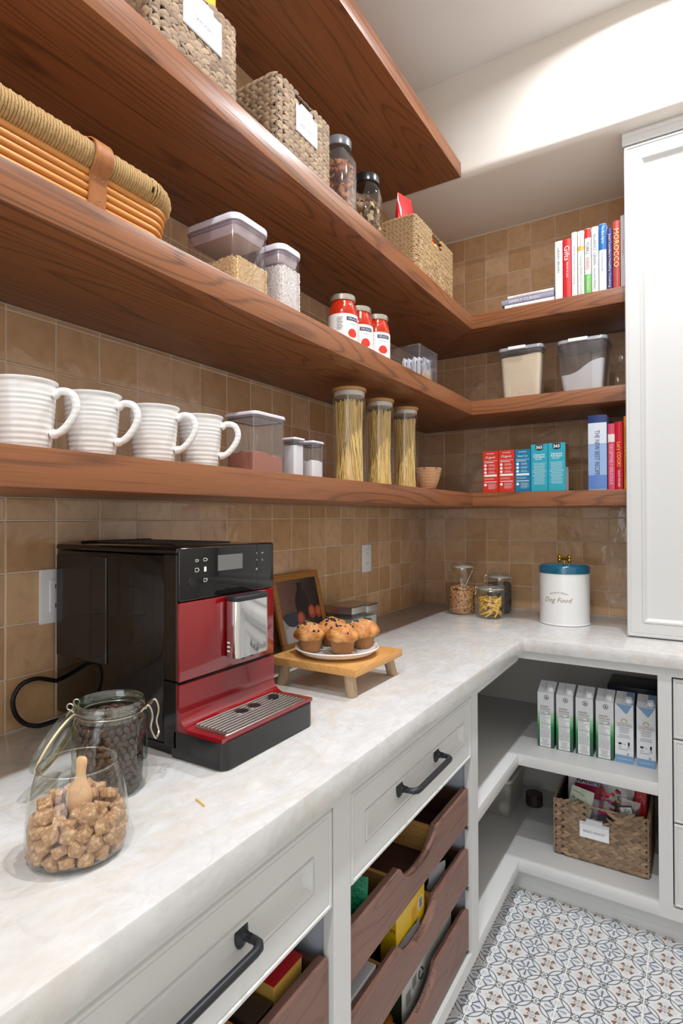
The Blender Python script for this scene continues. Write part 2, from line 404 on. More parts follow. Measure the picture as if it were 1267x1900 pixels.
def put_tile(parent, side, c, z0, z1, a0, a1):
    w_, h_ = round(a1 - a0, 4), round(z1 - z0, 4)
    if w_ < .012 or h_ < .008: return
    k = (w_, h_, rnd.randrange(6) if h_ > .1 and w_ > .1 else 0)
    if k not in tmesh: tmesh[k] = tile_mesh(*k)
    o = bpy.data.objects.new('wall_tile', tmesh[k]); C.objects.link(o); o.parent = parent
    tl = radians(.45); rx, ry = rnd.uniform(-tl, tl), rnd.uniform(-tl, tl)
    m = Matrix(((0, 0, 1), (1, 0, 0), (0, 1, 0))).to_4x4() if side == 'L' else Matrix(((1, 0, 0), (0, 0, -1), (0, 1, 0))).to_4x4()
    pos = Vector((0, (a0 + a1) / 2, (z0 + z1) / 2)) if side == 'L' else Vector(((a0 + a1) / 2, 0, (z0 + z1) / 2))
    o.matrix_local = Matrix.Translation(pos) @ m @ Matrix.Rotation(rx, 4, 'X') @ Matrix.Rotation(ry, 4, 'Y')
rows = []; z = CT
while z < CEIL - .01: rows.append((z, min(z + TP, CEIL))); z += TP
shz = [(SA - TH, SA), (SB - TH, SB), (SC_ - TH, SC_), (SD - TH, SD)]
def clip_rows():
    out = []
    for a, b in rows:
        segs = [(a, b)]
        for s0, s1 in shz:
            n = []
            for p, q in segs:
                if q <= s0 or p >= s1: n.append((p, q))
                else:
                    if p < s0: n.append((p, s0))
                    if q > s1: n.append((s1, q))
            segs = n
        out += segs
    return out
rs = clip_rows(); rest = MB()
def seen_left(z0, z1):   # bands of the left wall not hidden behind the shelf fronts
    return z0 < SA or (z1 > SA + .035 and z0 < SB) or (z1 > SB + .16 and z0 < SC_) or (z1 > SC_ + .26 and z0 < SD)
ncount = 0
ycols = [(-.079, 0)] + [(-.079 - TP * (k + 1), -.079 - TP * k) for k in range(32)]
for z0, z1 in rs:
    for a0, a1 in ycols:
        vis = seen_left(z0, z1) and a1 > -2.35 and not (z0 > SC_ and a1 < -1.95)
        if vis and ncount < 300: put_tile(wall_left, 'L', 0, z0, z1, a0, a1); ncount += 1
        elif a1 > -3.4: rest.box((-.002, a0 + .001, z0 + .001), (0, a1 - .001, z1 - .001))
rest.obj('tile_field', tilem, wall_left)['kind'] = 'stuff'
xcols = [(0, .105)] + [(.105 + .1055 * k, .105 + .1055 * (k + 1)) for k in range(9)]
for z0, z1 in rs:
    if z0 >= 2.694: continue
    z1 = min(z1, 2.6945)
    for a0, a1 in xcols:
        if a0 < .955: put_tile(wall_back, 'B', 0, z0, z1, a0, min(a1, 1.0))

# ---------------- stone worktop (L shaped) with its own veins
def stone():
    t = NT('veined_quartzite')
    v = t.coord((1, 1, 1)); vr = t.coord((1.6, .75, 1), rot=(0, 0, .5))
    n = t.noise(vr, 3.2, 6, .62, .9); n2 = t.noise(v, 28, 5, .7, .4); n3 = t.noise(vr, 1.6, 3, .5, .5)
    vein = t.ramp(n, [(.455, (0, 0, 0)), (.495, (1, 1, 1)), (.515, (.55, .55, .55)), (.57, (0, 0, 0))])
    sm = t.ramp(t.noise(vr, 9, 5, .6, 1.2), [(.47, (0, 0, 0)), (.5, (1, 1, 1)), (.53, (0, 0, 0))])
    n5 = t.noise(t.coord((2.6, 1.7, 3), rot=(0, 0, .35)), 9, 6, .72, .6)
    base = t.mix(t.ramp(n5, [(.32, (0, 0, 0)), (.68, (1, 1, 1))]), lin(230, 230, 230), lin(206, 205, 203))
    base = t.mix(t.math('MULTIPLY', n2, .4), base, lin(206, 204, 201))
    base = t.mix(t.math('MULTIPLY', t.ramp(n3, [(.42, (0, 0, 0)), (.7, (1, 1, 1))]), .3), base, lin(198, 195, 190))
    base = t.mix(t.math('MULTIPLY', vein, .30), base, lin(206, 190, 168))
    base = t.mix(t.math('MULTIPLY', sm, .16), base, lin(176, 168, 156))
    t.bsdf(Base_Color=base, Roughness=t.math('MULTIPLY_ADD', n2, .12, .06), Specular_IOR_Level=.5); return t.m
stonem = stone()
def slab(parent, poly, z0, z1, m, name='worktop_slab', r=.003):
    me = bpy.data.meshes.new(name); bm = bmesh.new()
    vs = [bm.verts.new((x, y, z0)) for x, y in poly]; f = bm.faces.new(vs)
    e = bmesh.ops.extrude_face_region(bm, geom=[f]); bmesh.ops.translate(bm, vec=(0, 0, z1 - z0), verts=[g for g in e['geom'] if isinstance(g, bmesh.types.BMVert)])
    bmesh.ops.recalc_face_normals(bm, faces=bm.faces[:])
    ed = [q for q in bm.edges if abs(q.verts[0].co.z - q.verts[1].co.z) < 1e-6]
    bmesh.ops.bevel(bm, geom=ed, offset=r, segments=2, profile=.5, affect='EDGES')
    bm.to_mesh(me); bm.free(); me.materials.append(m); me.shade_smooth(); me.set_sharp_from_angle(angle=radians(30)); return link(name, me, parent)
wt = slab(None, [(.0015, -.0015), (.0015, -3.4), (CTD, -3.4), (CTD, -CTD), (2.24, -CTD), (2.24, -.0015)], .870, CT, stonem, 'worktop')
tag(wt, 'L-shaped white stone worktop with beige veins on the base cabinets', 'worktop')

# ---------------- open shelves
def shelf(zt, label, grp=None, back=True):
    t = thing('floating_shelf', label, 'shelf', (0, 0, zt - TH))
    if back:
        slab(t, [(.0008, -.0012), (.0008, -3.4), (SDEP, -3.4), (SDEP, -SDEP)], zt - TH, zt, wood_y, 'shelf_board', .0015)
        slab(t, [(.0014, -.0010), (SDEP + .0004, -SDEP), (.949, -SDEP), (.949, -.0010)], zt - TH, zt, wood_x, 'shelf_board', .0015)
    else:
        slab(t, [(.0008, -.4935), (.0008, -3.4), (SDEP, -3.4), (SDEP, -.4935)], zt - TH, zt, wood_y, 'shelf_board', .0015)
    return t
shelf(SA, 'lowest brown oak corner shelf, holding the white mugs and spaghetti jars')
shelf(SB, 'middle brown oak corner shelf, holding the sauce jars and clear rice containers')
shelf(SC_, 'upper brown oak corner shelf, holding the cookbooks and woven baskets')
shelf(SD, 'topmost brown oak shelf, straight, ending at the plaster soffit', back=False)

# ---------------- base cabinets
FX = .62
def front(mb, o, U, N, w_, h_, rail=.056, m=0):
    V = Vector(N).cross(Vector(U))
    return mb.nested(o, U, V, N, w_, h_, [(0, -.019), (0, -.003), (.0025, 0), (.0070, 0), (.0085, -.0035), (.0105, -.0035), (.0115, -.0022), (rail - .004, -.0022), (rail - .003, -.0045), (rail - .001, -.0045), (rail, -.001), (rail + .005, -.0008), (rail + .008, -.006), (rail + .012, -.0125), (rail + .0135, -.014)], m)
def pull(parent, c, half, N=(1, 0, 0), U=(0, 1, 0), drop=0):
    c = Vector(c); N = Vector(N); U = Vector(U); b = MB()
    for s in (-1, 1):
        q = c + U * (s * half)
        V = N.cross(U)
        L = []
        for rr, d in ((.0165, 0), (.0165, .002), (.012, .0055), (.0075, .008), (.0058, .013), (.0058, .02)):
            L.append([q + N * d + U * (rr * cos(a) * .82) + V * (rr * sin(a) * 1.25) for a in [2 * pi * k / 20 for k in range(20)]])
        b.loops(L)
    path = []
    for s in (-1, 1):
        pts = [c + U * (s * half) + N * .012, c + U * (s * half) + N * .026, c + U * (s * (half - .002)) + N * .034, c + U * (s * (half - .008)) + N * .039, c + U * (s * (half - .018)) + N * .041]
        path += pts if s < 0 else pts[::-1]
    b.tube(path, [.0058, .006, .0068, .007, .0064, .0064, .007, .0068, .006, .0058], 14)
    return b.obj('handle', bronze, parent, True)
def rollout(parent, y0, y1, zt, hgt, words=None, dividers=()):
    """pull-out tray behind the face frame, front with a scooped finger notch"""
    xf = .612; th = .019; zb = zt - hgt; ym = (y0 + y1) / 2; t = MB()
    P = [(y0, zb), (y1, zb), (y1, zt)]
    hw, dp = .104, .046; sc_ = []
    for k in range(25):
        a = k / 24; yy = ym + hw - 2 * hw * a
        q = abs(2 * a - 1); d = dp * (1 - q ** 2.6) ** .8
        sc_.append((yy, zt - d))
    P += sc_ + [(y0, zt)]
    # strip build of the front (keeps faces simple)
    t.loops([[(xf - th, y, z) for y, z in P], [(xf, y, z) for y, z in P]])
    dr = t.obj('tray', wood_dr, parent, False)
    b = MB(); bx = .06
    b.box((bx, y0 + .004, zb + .004), (xf - th, y1 - .004, zb + .012))
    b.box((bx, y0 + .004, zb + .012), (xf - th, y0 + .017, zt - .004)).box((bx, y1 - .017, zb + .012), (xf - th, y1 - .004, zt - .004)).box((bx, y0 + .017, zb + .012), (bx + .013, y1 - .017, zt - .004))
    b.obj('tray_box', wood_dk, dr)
    for yd in dividers:
        MB().box((bx + .014, yd - .005, zb + .0125), (xf - th - .0005, yd + .005, zt - .016)).obj('divider', pine, dr)
    rl = MB()
    for yy, s in ((y0 - .002, -1), (y1 + .002, 1)):
        rl = MB(); rl.box((.2, min(yy, yy + s * .006), zb - .012), (xf - .004, max(yy, yy + s * .006), zb + .02))
        rl.box((xf - .03, min(yy, yy + s * .006) - .006, zb - .016), (xf + .001, max(yy, yy + s * .006) + .006, zb - .012))
        rl.obj('runner', steel, dr)
    if words:
        # stamped on the sloping upper edge of the notch
        half = len(words) > 8
        text(dr, words, (xf - th / 2, ym + .010 if not half else ym + .022, zt - dp + (.0062 if not half else .012)), Vector((0, 1, .18 if not half else .42)), Vector((0, -.18 if not half else -.42, 1)), .01, plain('burnt_lettering', lin(70, 40, 32), .7), width=.05 if not half else .11)
    return dr
def fr(mb, y0, y1, z0, z1, d=.02): return mb.box((FX - d, y0, z0), (FX, y1, z1))
# cabinet under the machine (second from the corner)
def drawer_cabinet(name, label, y0, y1, hc, trays):
    t = thing(name, label, 'cabinet', (.3, (y0 + y1) / 2, 0))
    s = .029
    f = MB(); fr(f, y0 - s, y0, .087, .8695); fr(f, y1, y1 + s, .087, .8695); fr(f, y0, y1, .838, .8695); fr(f, y0, y1, .087, .125)
    f.obj('face_frame', paint, t)
    c = MB(); c.box((.03, y0 - s, .10), (FX - .0205, y0 - s + .018, .8695)).box((.03, y1 + s - .018, .10), (FX - .0205, y1 + s, .8695)).box((.03, y0 - s + .018, .10), (FX - .0205, y1 + s - .018, .118)).box((.012, y0 - s, .10), (.03, y1 + s, .8695))
    c.box((.03, y0 - s + .018, .655), (.58, y1 + s - .018, .664))
    c.obj('carcass', plain('cabinet_inside', lin(196, 202, 214), .5), t)
    MB().box((.12, y0 - s, 0), (.555, y1 + s, .0995)).obj('plinth', paint, t)
    d = MB(); front(d, (FX + .001, y0 + .003, .668), Y_, X_, y1 - y0 - .006, .168)
    df = d.obj('drawer_front', paint, t); pull(df, (FX - .0125, hc, .754), .103)
    for a in trays: rollout(t, y0 + .006, y1 - .006, *a)
    return t
drawer_cabinet('base_cabinet', 'off-white base cabinet with three scooped pull-out trays below its closed drawer', -1.780, -1.1235, -1.452,
               [(.580, .095, 'SNACKS', (-1.335, -1.565)), (.412, .095, 'SNACKS', (-1.335, -1.60)), (.246, .105, 'BAKING ACCESSORIES', (-1.62,))])
drawer_cabinet('base_cabinet', 'nearest off-white base cabinet, at the bottom left, one brown tray showing', -2.490, -1.838, -2.162,
               [(.580, .135, None, ()), (.412, .095, None, ()), (.246, .105, None, ())])
# open corner cabinet
t = thing('corner_cabinet', 'off-white open corner cabinet with a middle shelf of milk cartons', 'cabinet', (.3, -.3, 0))
f = MB()
fr(f, -1.0945, -1.0665, .087, .8695); fr(f, -1.0665, -.62, .83, .8695)
f.box((FX, -FX, .838), (1.0515, -FX + .02, .8695)).box((1.0515, -FX, .087), (1.071, -FX + .02, .8695))
f.obj('face_frame', paint, t)
for zt, zb in ((.50, .46), (.125, .087)):
    slab(t, [(.03, -.03), (.03, -1.066), (FX, -1.066), (FX, -FX), (1.0513, -FX), (1.0513, -.03)], zb, zt, paint, 'shelf_board', .0012)
ins = plain('cabinet_carcass_paint', lin(214, 208, 200), .5)  # slightly warmer off-white for panels and carcass behind the face frames
MB().box((.012, -1.0945, .0885), (.0298, -.012, .8695)).obj('back_panel', ins, t)
MB().box((.03, -.0298, .0885), (1.071, -.012, .8695)).obj('back_panel', ins, t)
MB().box((.03, -1.0945, .0885), (FX - .0205, -1.0665, .8695)).obj('side_panel', ins, t)
MB().box((1.0515, -FX + .0205, .0885), (1.071, -.03, .8695)).obj('side_panel', ins, t)
f = MB().box((.12, -1.0945, 0), (.57, -.03, .0865)).box((.57, -.57, 0), (1.071, -.03, .0865)); f.obj('plinth', paint, t)
for z_ in (.80, .77, .36, .205):
    hk = MB(); hk.tube([(.55 + .012 * cos(a) + .002, -1.066 + .012 + .010 * sin(a) - .006, z_ + .014 * sin(a * .9)) for a in [pi * 1.3 * k / 8 for k in range(9)]], .0016, 6)
    hk.obj('bag_hook', black_mat, t, True)
# right drawer cabinet
t = thing('base_cabinet', 'off-white base cabinet with stacked closed drawers at the right edge', 'cabinet', (1.4, -.3, 0))
f = MB(); f.box((1.071, -FX, .087), (1.0900, -FX + .02, .8695)).box((1.0900, -FX, .838), (1.80, -FX + .02, .8695)).box((1.0900, -FX, .087), (1.80, -FX + .02, .126)).box((1.78, -FX, .126), (1.80, -FX + .02, .838))
f.obj('face_frame', paint, t)
MB().box((1.0712, -.5995, .0885), (1.0895, -.012, .8695)).box((1.0895, -.03, .0885), (1.80, -.012, .8695)).box((1.78, -.5995, .0885), (1.80, -.03, .8695)).obj('carcass', ins, t)
MB().box((1.071, -.57, 0), (1.80, -.03, .0865)).obj('plinth', paint, t)
for zb, zt in ((.649, .832), (.390, .644), (.131, .385)):
    d = MB(); front(d, (1.0932, -FX - .001, zb), X_, -Y_, .684, zt - zb, .05); df = d.obj('drawer_front', paint, t)
    pull(df, (1.435, -FX + .0125, (zb + zt) / 2), .10, (0, -1, 0), (1, 0, 0))
MB().box((1.82, -.6, 0), (2.24, -.012, .8695)).obj('base_filler', paint, None)['kind'] = 'structure'
# ---------------- tall wall cabinet standing on the worktop
t = thing('tall_cabinet', 'tall white panelled cupboard standing on the worktop at the right', 'cabinet', (1.4, -.2, CT))
MB().box((.9535, -.411, CT + .0005), (2.0, -.0015, 2.655)).obj('carcass', paint, t)
d = MB(); d.nested((.9505, -.432, .9185), X_, Z_, -Y_, 1.0, 1.728, [(0, -.020), (0, -.003), (.003, 0), (.0090, 0), (.0105, -.0035), (.0125, -.0035), (.0135, -.002), (.046, -.002), (.047, -.0045), (.049, -.0045), (.050, -.001), (.055, -.001), (.058, -.006), (.063, -.012), (.065, -.013)])
d.obj('door', paint, t)
cr = [(-.40, 2.648), (-.4365, 2.648), (-.4375, 2.651), (-.4375, 2.672), (-.4395, 2.675), (-.4395, 2.6945), (-.40, 2.6945)]
m_ = MB(); m_.prism(cr, 0, .9455, 2.0)
m_.box((.9455, -.4, 2.648), (.96, -.0015, 2.6945)); m_.obj('crown_moulding', paint, t)

# ================================================================== things on the worktop
# ---- coffee machine
y0, y1, xb = -1.969, -1.706, .381
t = thing('coffee_machine', 'black and red bean-to-cup coffee machine with chrome spout on the worktop', 'coffee machine', (.2, -1.84, CT))
b = MB()
b.bbox((.018, y0 + .002, .934), (.344, y1 - .002, 1.270), .004, 2)
b.obj('housing', black_gloss, t, True)
MB().bbox((.345, y0, .930), (xb - .002, y1, 1.046), .002, 1).bbox((.345, y0, 1.0475), (xb - .002, y1, 1.272), .002, 1).obj('front_housing', black_gloss, t, True)
MB().bbox((.016, y0, 1.2705), (.381, y1, 1.2835), .006, 3).obj('top_plate', black_gloss, t, True)
tl = MB()
for k in range(16): tl.box((.06 + .016 * k, y0 + .06, 1.2837), (.068 + .016 * k, y1 - .05, 1.2862))
tl.bbox((.04, y0 + .04, 1.2836), (.05, y1 - .04, 1.2875), .002, 1)
tl.obj('cup_rest', black_mat, t)
MB().bbox((.022, y0 - .0014, 1.052), (.185, y0 + .004, 1.262), .002, 1).obj('water_tank_panel', plain('tank_gloss', lin(26, 25, 25), .09, 0, .55), t, True)
MB().bbox((.05, y0 + .006, .9175), (.43, y1 - .006, .934), .003, 1).obj('base', black_mat, t, True)
b = MB()
for px, py in ((.08, y0 + .04), (.08, y1 - .04), (.42, y0 + .04), (.42, y1 - .04)): b.lathe([(.011, 0), (.011, .004)], (px, py, CT), 12)
f_ = b.obj('rubber_feet', black_mat, t); f_['kind'] = 'stuff'
MB().bbox((xb - .0015, y0, 1.1875), (xb + .0055, y1, 1.2835), .004, 3).obj('control_panel', black_gloss, t, True)
MB().bbox((xb - .0015, y0, 1.0475), (xb + .005, y1, 1.1865), .002, 2).obj('upper_front_panel', red_gloss, t, True)
# lower red front sweeping out into the drip tray surround
P = [(xb + .005, 1.0425), (xb + .005, .995)] + [(xb + .005 + .026 * (1 - cos(a)), .995 - .026 * sin(a)) for a in [pi / 2 * k / 8 for k in range(1, 9)]]
L = []
for x, z in P: L.append([(x, y0, z), (x, y1, z)])
zt = .969; b = MB()
outer = P + [(.486, zt), (.486, zt - .007), (xb + .0, zt - .007), (xb - .002, .99), (xb - .002, 1.0425)]
b.prism([(z, x) for x, z in outer][::-1], 1, y0, y1)
b.obj('lower_front_panel', red_gloss, t, True)
b = MB(); b.rrect([(.0, 0), (0, .0435), (.001, .0445)], .106 + .03, y1 - y0, .018, (.4225 + .0, (y0 + y1) / 2, .9175)); b.obj('drip_tray_body', plain('tray_black', lin(30, 30, 31), .16, 0, .5), t, True)
b = MB(); b.rrect([(0, 0), (0, .0012), (.0012, .0022)], .088, .232, .006, (.4385, (y0 + y1) / 2, zt)); 
gr_ = b.obj('drip_grille', steel, t, True)
b = MB()
for k in range(9):
    xx = .4025 + .009 * k; b.bbox((xx - .0011, y0 + .024, zt + .002), (xx + .0011, y1 - .024, zt + .0038), .0008, 1)
b.obj('grille_ribs', steel, gr_, True)['kind'] = 'stuff'
for yy in (-1.852, -1.816):
    b = MB(); b.lathe([(.0125, .0018), (.0125, .0042), (.0145, .0042), (.0145, .0018)], (.425, yy, zt), 28); b.lathe([(.0, .0041), (.0125, .0041)], (.425, yy, zt), 28, 1, False, False)
    b.obj('drain_ring', [steel, black_mat], gr_, True)
MB().lathe([(.011, .002), (.011, .0065), (.008, .0075), (.003, .006)], (.424, -1.756, zt), 20).obj('float_plug', black_mat, gr_, True)
# spout block
b = MB(); b.rrect([(0, 0), (0, .107), (.002, .109)], .033, .096, .010, (xb + .0222, -1.810, 1.070)); sp_ = b.obj('spout', chrome, t, True)
MB().rrect([(-.0008, 0), (-.0008, .006), (.002, .008)], .033, .096, .010, (xb + .0222, -1.810, 1.1785)).obj('spout_cap', plain('grey_spout_cap', lin(34, 34, 36), .5), sp_, True)
for yy in (-1.825, -1.80): MB().lathe([(.006, 0), (.005, -.007)], (xb + .022, yy, 1.070), 14).obj('nozzle', black_mat, sp_, True)
text(sp_, 'Miele', (xb + .0389, -1.788, 1.083), Y_, X_, .02, steel, width=.040)
for k in range(3): text(sp_, '-', (xb + .018, -1.8585, 1.083 + .008 * k), X_, -Y_, .01, whiteink, width=.008)
# display and icons
px = xb + .0056
MB().box((px, -1.875, 1.236), (px + .0004, -1.806, 1.2655)).obj('display', plain('lcd_grey', lin(112, 112, 110), .25), t)
ic = MB()
def cup(y, z, s, h=.6): 
    patch(ic, (px, y - s * .5, z), Z_, X_, s * h, .0008); patch(ic, (px, y + s * .5, z), Z_, X_, s * h, .0008); patch(ic, (px, y, z - s * h / 2), Y_, X_, s, .0008); patch(ic, (px, y, z + s * h / 2), Y_, X_, s * 1.1, .0008); patch(ic, (px, y + s * .72, z), Z_, X_, s * .35, .0008)
cup(-1.929, 1.259, .006); cup(-1.908, 1.2595, .008); cup(-1.929, 1.242, .008, .8); patch(ic, (px, -1.908, 1.242), Y_, X_, .006, .009); cup(-1.908, 1.222, .007, .8); patch(ic, (px, -1.905, 1.2245), Y_, X_, .006, .0008)
ic.tube([(px + .0004, -1.9405 + .0045 * sin(a), 1.2215 + .0045 * cos(a)) for a in [.5 + 5.3 * k / 14 for k in range(15)]], .0004, 4); patch(ic, (px, -1.9405, 1.2245), Y_, X_, .0008, .005)
ic.obj('icons', whiteink, t)
MB().lathe([(.0075, 0), (.007, .001), (.0, .0005)], (0, 0, 0), 24, cap1=False).xf(Matrix.Translation((px, -1.9405, 1.2215)) @ Matrix.Rotation(pi / 2, 4, 'Y')).obj('power_button', black_mat, t, True)
text(t, 'OK', (px, -1.745, 1.2635), Y_, X_, .006, whiteink, width=.006); text(t, '<', (px, -1.763, 1.2635), Z_, X_, .004, whiteink, width=.003)
text(t, '>', (px, -1.763, 1.250), Z_, X_, .004, whiteink, width=.003); text(t, 'C', (px, -1.745, 1.249), Y_, X_, .004, whiteink, width=.0035); text(t, '=', (px, -1.763, 1.231), Y_, X_, .005, whiteink, width=.005)
MB().box((px - .0002, -1.7625, 1.1885), (px + .0001, -1.7618, 1.2825)).obj('panel_seam', black_mat, t)
# power cord
b = MB(); pts = [(.012, -1.955, .992), (.018, -1.975, 1.000), (.022, -2.012, 1.013), (.022, -2.042, 1.008), (.022, -2.058, .985), (.022, -2.054, .955), (.024, -2.038, .932), (.030, -2.015, .9205), (.032, -1.985, .9195), (.034, -1.95, .9195)]
def smooth(pts, n=6):
    P = [Vector(p) for p in pts]; out = []
    for i in range(len(P) - 1):
        p0 = P[max(i - 1, 0)]; p1 = P[i]; p2 = P[i + 1]; p3 = P[min(i + 2, len(P) - 1)]
        for k in range(n):
            u = k / n; out.append(.5 * ((2 * p1) + (-p0 + p2) * u + (2 * p0 - 5 * p1 + 4 * p2 - p3) * u * u + (-p0 + 3 * p1 - 3 * p2 + p3) * u ** 3))
    return out + [P[-1]]
b.tube(smooth(pts), .0046, 10)
b.obj('power_cord', plain('rubber_cord', lin(14, 14, 15), .45), t, True)

# ---- wall outlets
def outlet(name, label, y, z, h_=.114, w_=.078):
    t = thing(name, label, 'outlet', (0, y, z))
    b = MB(); b.bbox((.0006, y - w_ / 2, z - h_ / 2), (.0065, y + w_ / 2, z + h_ / 2), .003, 2); b.obj('cover_plate', white_pl, t, True)
    MB().bbox((.006, y - .0185, z - .034), (.0085, y + .0185, z + .034), .001, 1).obj('socket_face', white_pl, t, True)
    q = MB()
    for zz in (.02, -.02):
        for yy in (-.006, .006): q.box((.0084, y + yy - .001, z + zz - .0045), (.0088, y + yy + .001, z + zz + .0045))
    q.obj('slots', blackink, t)['kind'] = 'stuff'
outlet('wall_outlet', 'white double wall outlet half hidden behind the coffee machine', -1.957, 1.173)
outlet('wall_outlet', 'white wall outlet on the tiles between the picture and the corner', -.615, 1.168)

# ---- clip-top jars
def wire_clip(mb, c, r, z, a, s=1.0):
    ca, sa = cos(a), sin(a); o = Vector((c[0] + r * ca, c[1] + r * sa, z)); R = Vector((ca, sa, 0)); T = Vector((-sa, ca, 0))
    for q in (-1, 1):
        p = [o + T * (.010 * q * s) + R * .001, o + T * (.010 * q * s) + R * .008 * s + Z_ * .006 * s, o + T * (.0095 * q * s) + R * .012 * s - Z_ * .004 * s, o + T * (.009 * q * s) + R * .010 * s - Z_ * .016 * s, o + T * (.007 * q * s) + R * .013 * s - Z_ * .026 * s, o + T * 0 + R * .013 * s - Z_ * .030 * s]
        mb.tube(smooth(p, 4), .0012 * s, 6)
    mb.tube([o + T * -.012 * s + R * .006 * s + Z_ * .004 * s, o + T * .012 * s + R * .006 * s + Z_ * .004 * s], .0013 * s, 6)
def clip_jar(name, label, c, r, h, group=None, neck=.78, a=2.6):
    t = thing(name, label, 'jar', (c[0], c[1], CT), group=group)
    z = h - .020; P = [(r * .82, .0005), (r * .93, .003), (r, .012), (r, z * .68), (r * .96, z * .80), (r * neck, z * .93), (r * neck, z)]
    MB().lathe(P, (c[0], c[1], CT), 40, cap1=False).obj('glass_body', glass, t, True, 50)
    MB().lathe([(r * neck * 1.1, z - .004), (r * neck * 1.12, z), (r * neck * 1.1, z + .003)], (c[0], c[1], CT), 40, cap0=False, cap1=False).obj('rubber_seal', plain('pale_rubber', lin(170, 166, 158), .6), t, True)
    MB().lathe([(r * neck * 1.12, z + .004), (r * neck * 1.14, z + .009), (r * neck * 1.0, z + .014), (r * neck * .9, z + .0145), (r * neck * .85, z + .011), (0.001, z + .011)], (c[0], c[1], CT), 40, cap0=False).obj('glass_lid', glass, t, True, 50)
    b = MB(); b.tube([(c[0] + r * neck * 1.07 * cos(q), c[1] + r * neck * 1.07 * sin(q), CT + z - .008) for q in [2 * pi * k / 32 for k in range(32)]], .0011, 6, closed=True)
    wire_clip(b, c, r * neck * 1.1, CT + z, a); 
    o = Vector((c[0] - r * neck * 1.1 * cos(a), c[1] - r * neck * 1.1 * sin(a), CT + z))
    R = Vector((-cos(a), -sin(a), 0)); b.tube(smooth([o - Z_ * .010, o + R * .007 - Z_ * .004, o + R * .007 + Z_ * .008, o + Z_ * .012 - R * .004], 4), .0013, 6)
    b.obj('wire_clip', wire, t, True)
    return t
AW = radians(-148 + 0)   # towards the image left
def blob(mb, c, r, seed, sq=(1, 1, 1), amp=.25, sub=1, m=0):
    bm = bmesh.new(); bmesh.ops.create_icosphere(bm, subdivisions=sub, radius=1)
    rot = Matrix.Rotation(seed * 1.7, 3, 'X') @ Matrix.Rotation(seed * 2.3, 3, 'Z')
    vs = []
    for v in bm.verts:
        k = 1 + amp * noise.noise(v.co * 1.3 + Vector((seed * 3.1, seed, 0)))
        vs.append(Vector(c) + rot @ Vector((v.co.x * sq[0], v.co.y * sq[1], v.co.z * sq[2])) * (r * k))
    bm.verts.index_update(); mb.add(vs, [[v.index for v in f.verts] for f in bm.faces], m); bm.free()
def heap(name, label, cat, c, r, z0, h, mat, n, gr, top=0, seed=1, group=None, mats=None, square=None, flat=False):
    """a heap of grains that nobody could count: solid core plus grains pressed on its outside"""
    b = MB(); R = random.Random(seed); core = []
    H = lambda x, y: h + top * (noise.noise(Vector((x * 30 + seed, y * 30, 0))) + (x * .6 + y * .8) * 0)
    if square:
        w_, d_, rr = square; b.rrect([(gr * .6, 0), (gr * .6, h - gr)], w_, d_, rr, (c[0], c[1], z0))
    else: b.lathe([(r * .80, 0.001), (r - gr * .9, .014), (r - gr * .6, h - gr)], (c[0], c[1], z0), 28)
    ng = len(mats) if mats else 1
    for i in range(n):
        if square:
            w_, d_, rr = square
            if R.random() < .72:
                s = R.random(); zz = R.random() * h
                if R.random() < w_ / (w_ + d_): x, y = (s - .5) * (w_ - rr), (-.5 if R.random() < .6 else .5) * (d_ - gr * 1.2)
                else: x, y = (.5 if R.random() < .6 else -.5) * (w_ - gr * 1.2), (s - .5) * (d_ - rr)
            else: x, y, zz = (R.random() - .5) * (w_ - gr), (R.random() - .5) * (d_ - gr), h + R.random() * gr * .6
        else:
            a = R.random() * 2 * pi
            if R.random() < .72: x, y, zz = (r - gr * 1.1) * cos(a), (r - gr * 1.1) * sin(a), .012 + R.random() * (h - .012); 
            else: q = sqrt(R.random()) * (r - gr); x, y, zz = q * cos(a), q * sin(a), h + R.random() * gr * .6 + top * (1 - q / r)
        k = .7 + R.random() * .6
        blob(b, (c[0] + x, c[1] + y, z0 + zz), gr * k, i * .37 + seed, (1, .8, .65) if not flat else (2.4, .7, .7), .3, 1 if not flat else 0, R.randrange(ng))
    o = b.obj(name, mats or mat, None, True, 60); tag(o, label, cat, group, 'stuff'); return o
gran = [plain('oat_a', lin(196, 146, 96), .8), plain('oat_d', lin(186, 132, 84), .8), plain('oat_b', lin(170, 112, 66), .8), plain('oat_c', lin(214, 168, 112), .8), plain('raisin', lin(92, 48, 34), .6)]
jt = (.283, -.255); js = (.422, -.296); jb = (.419, -.154)
clip_jar('clip_top_jar', 'tallest clip-top glass jar on the worktop, holding granola', jt, .0575, .226, 'clip-top jars in the corner', .74, AW)
heap('granola', 'brown granola in the tallest clip-top jar', 'granola', jt, .0545, CT + .004, .104, None, 1500, .0046, .018, 3, mats=gran)
clip_jar('clip_top_jar', 'shortest clip-top glass jar, holding yellow pasta', js, .0555, .143, 'clip-top jars in the corner', .82, AW)
clip_jar('clip_top_jar', 'clip-top glass jar of small dark grains behind the pasta jar', jb, .0555, .180, 'clip-top jars in the corner', .82, AW)
heap('chia_seeds', 'small dark grains in the rearmost clip-top jar', 'seeds', jb, .053, CT + .004, .125, None, 900, .003, .006, 5, mats=[plain('seed_a', lin(70, 62, 58), .6), plain('seed_b', lin(110, 98, 90), .6), plain('seed_c', lin(42, 36, 34), .6)])
MB().tube([(.283 + .02, -.255 - .02, CT + .12), (.283 + .045, -.255 + .012, CT + .19)], .0014, 6).obj('wire_scoop', steel, None, True)
tag(C.objects['wire_scoop'], 'thin wire scoop handle standing in the granola jar', 'scoop')
pm = plain('penne', lin(236, 190, 84), .5, bump=.0003, bscale=300)
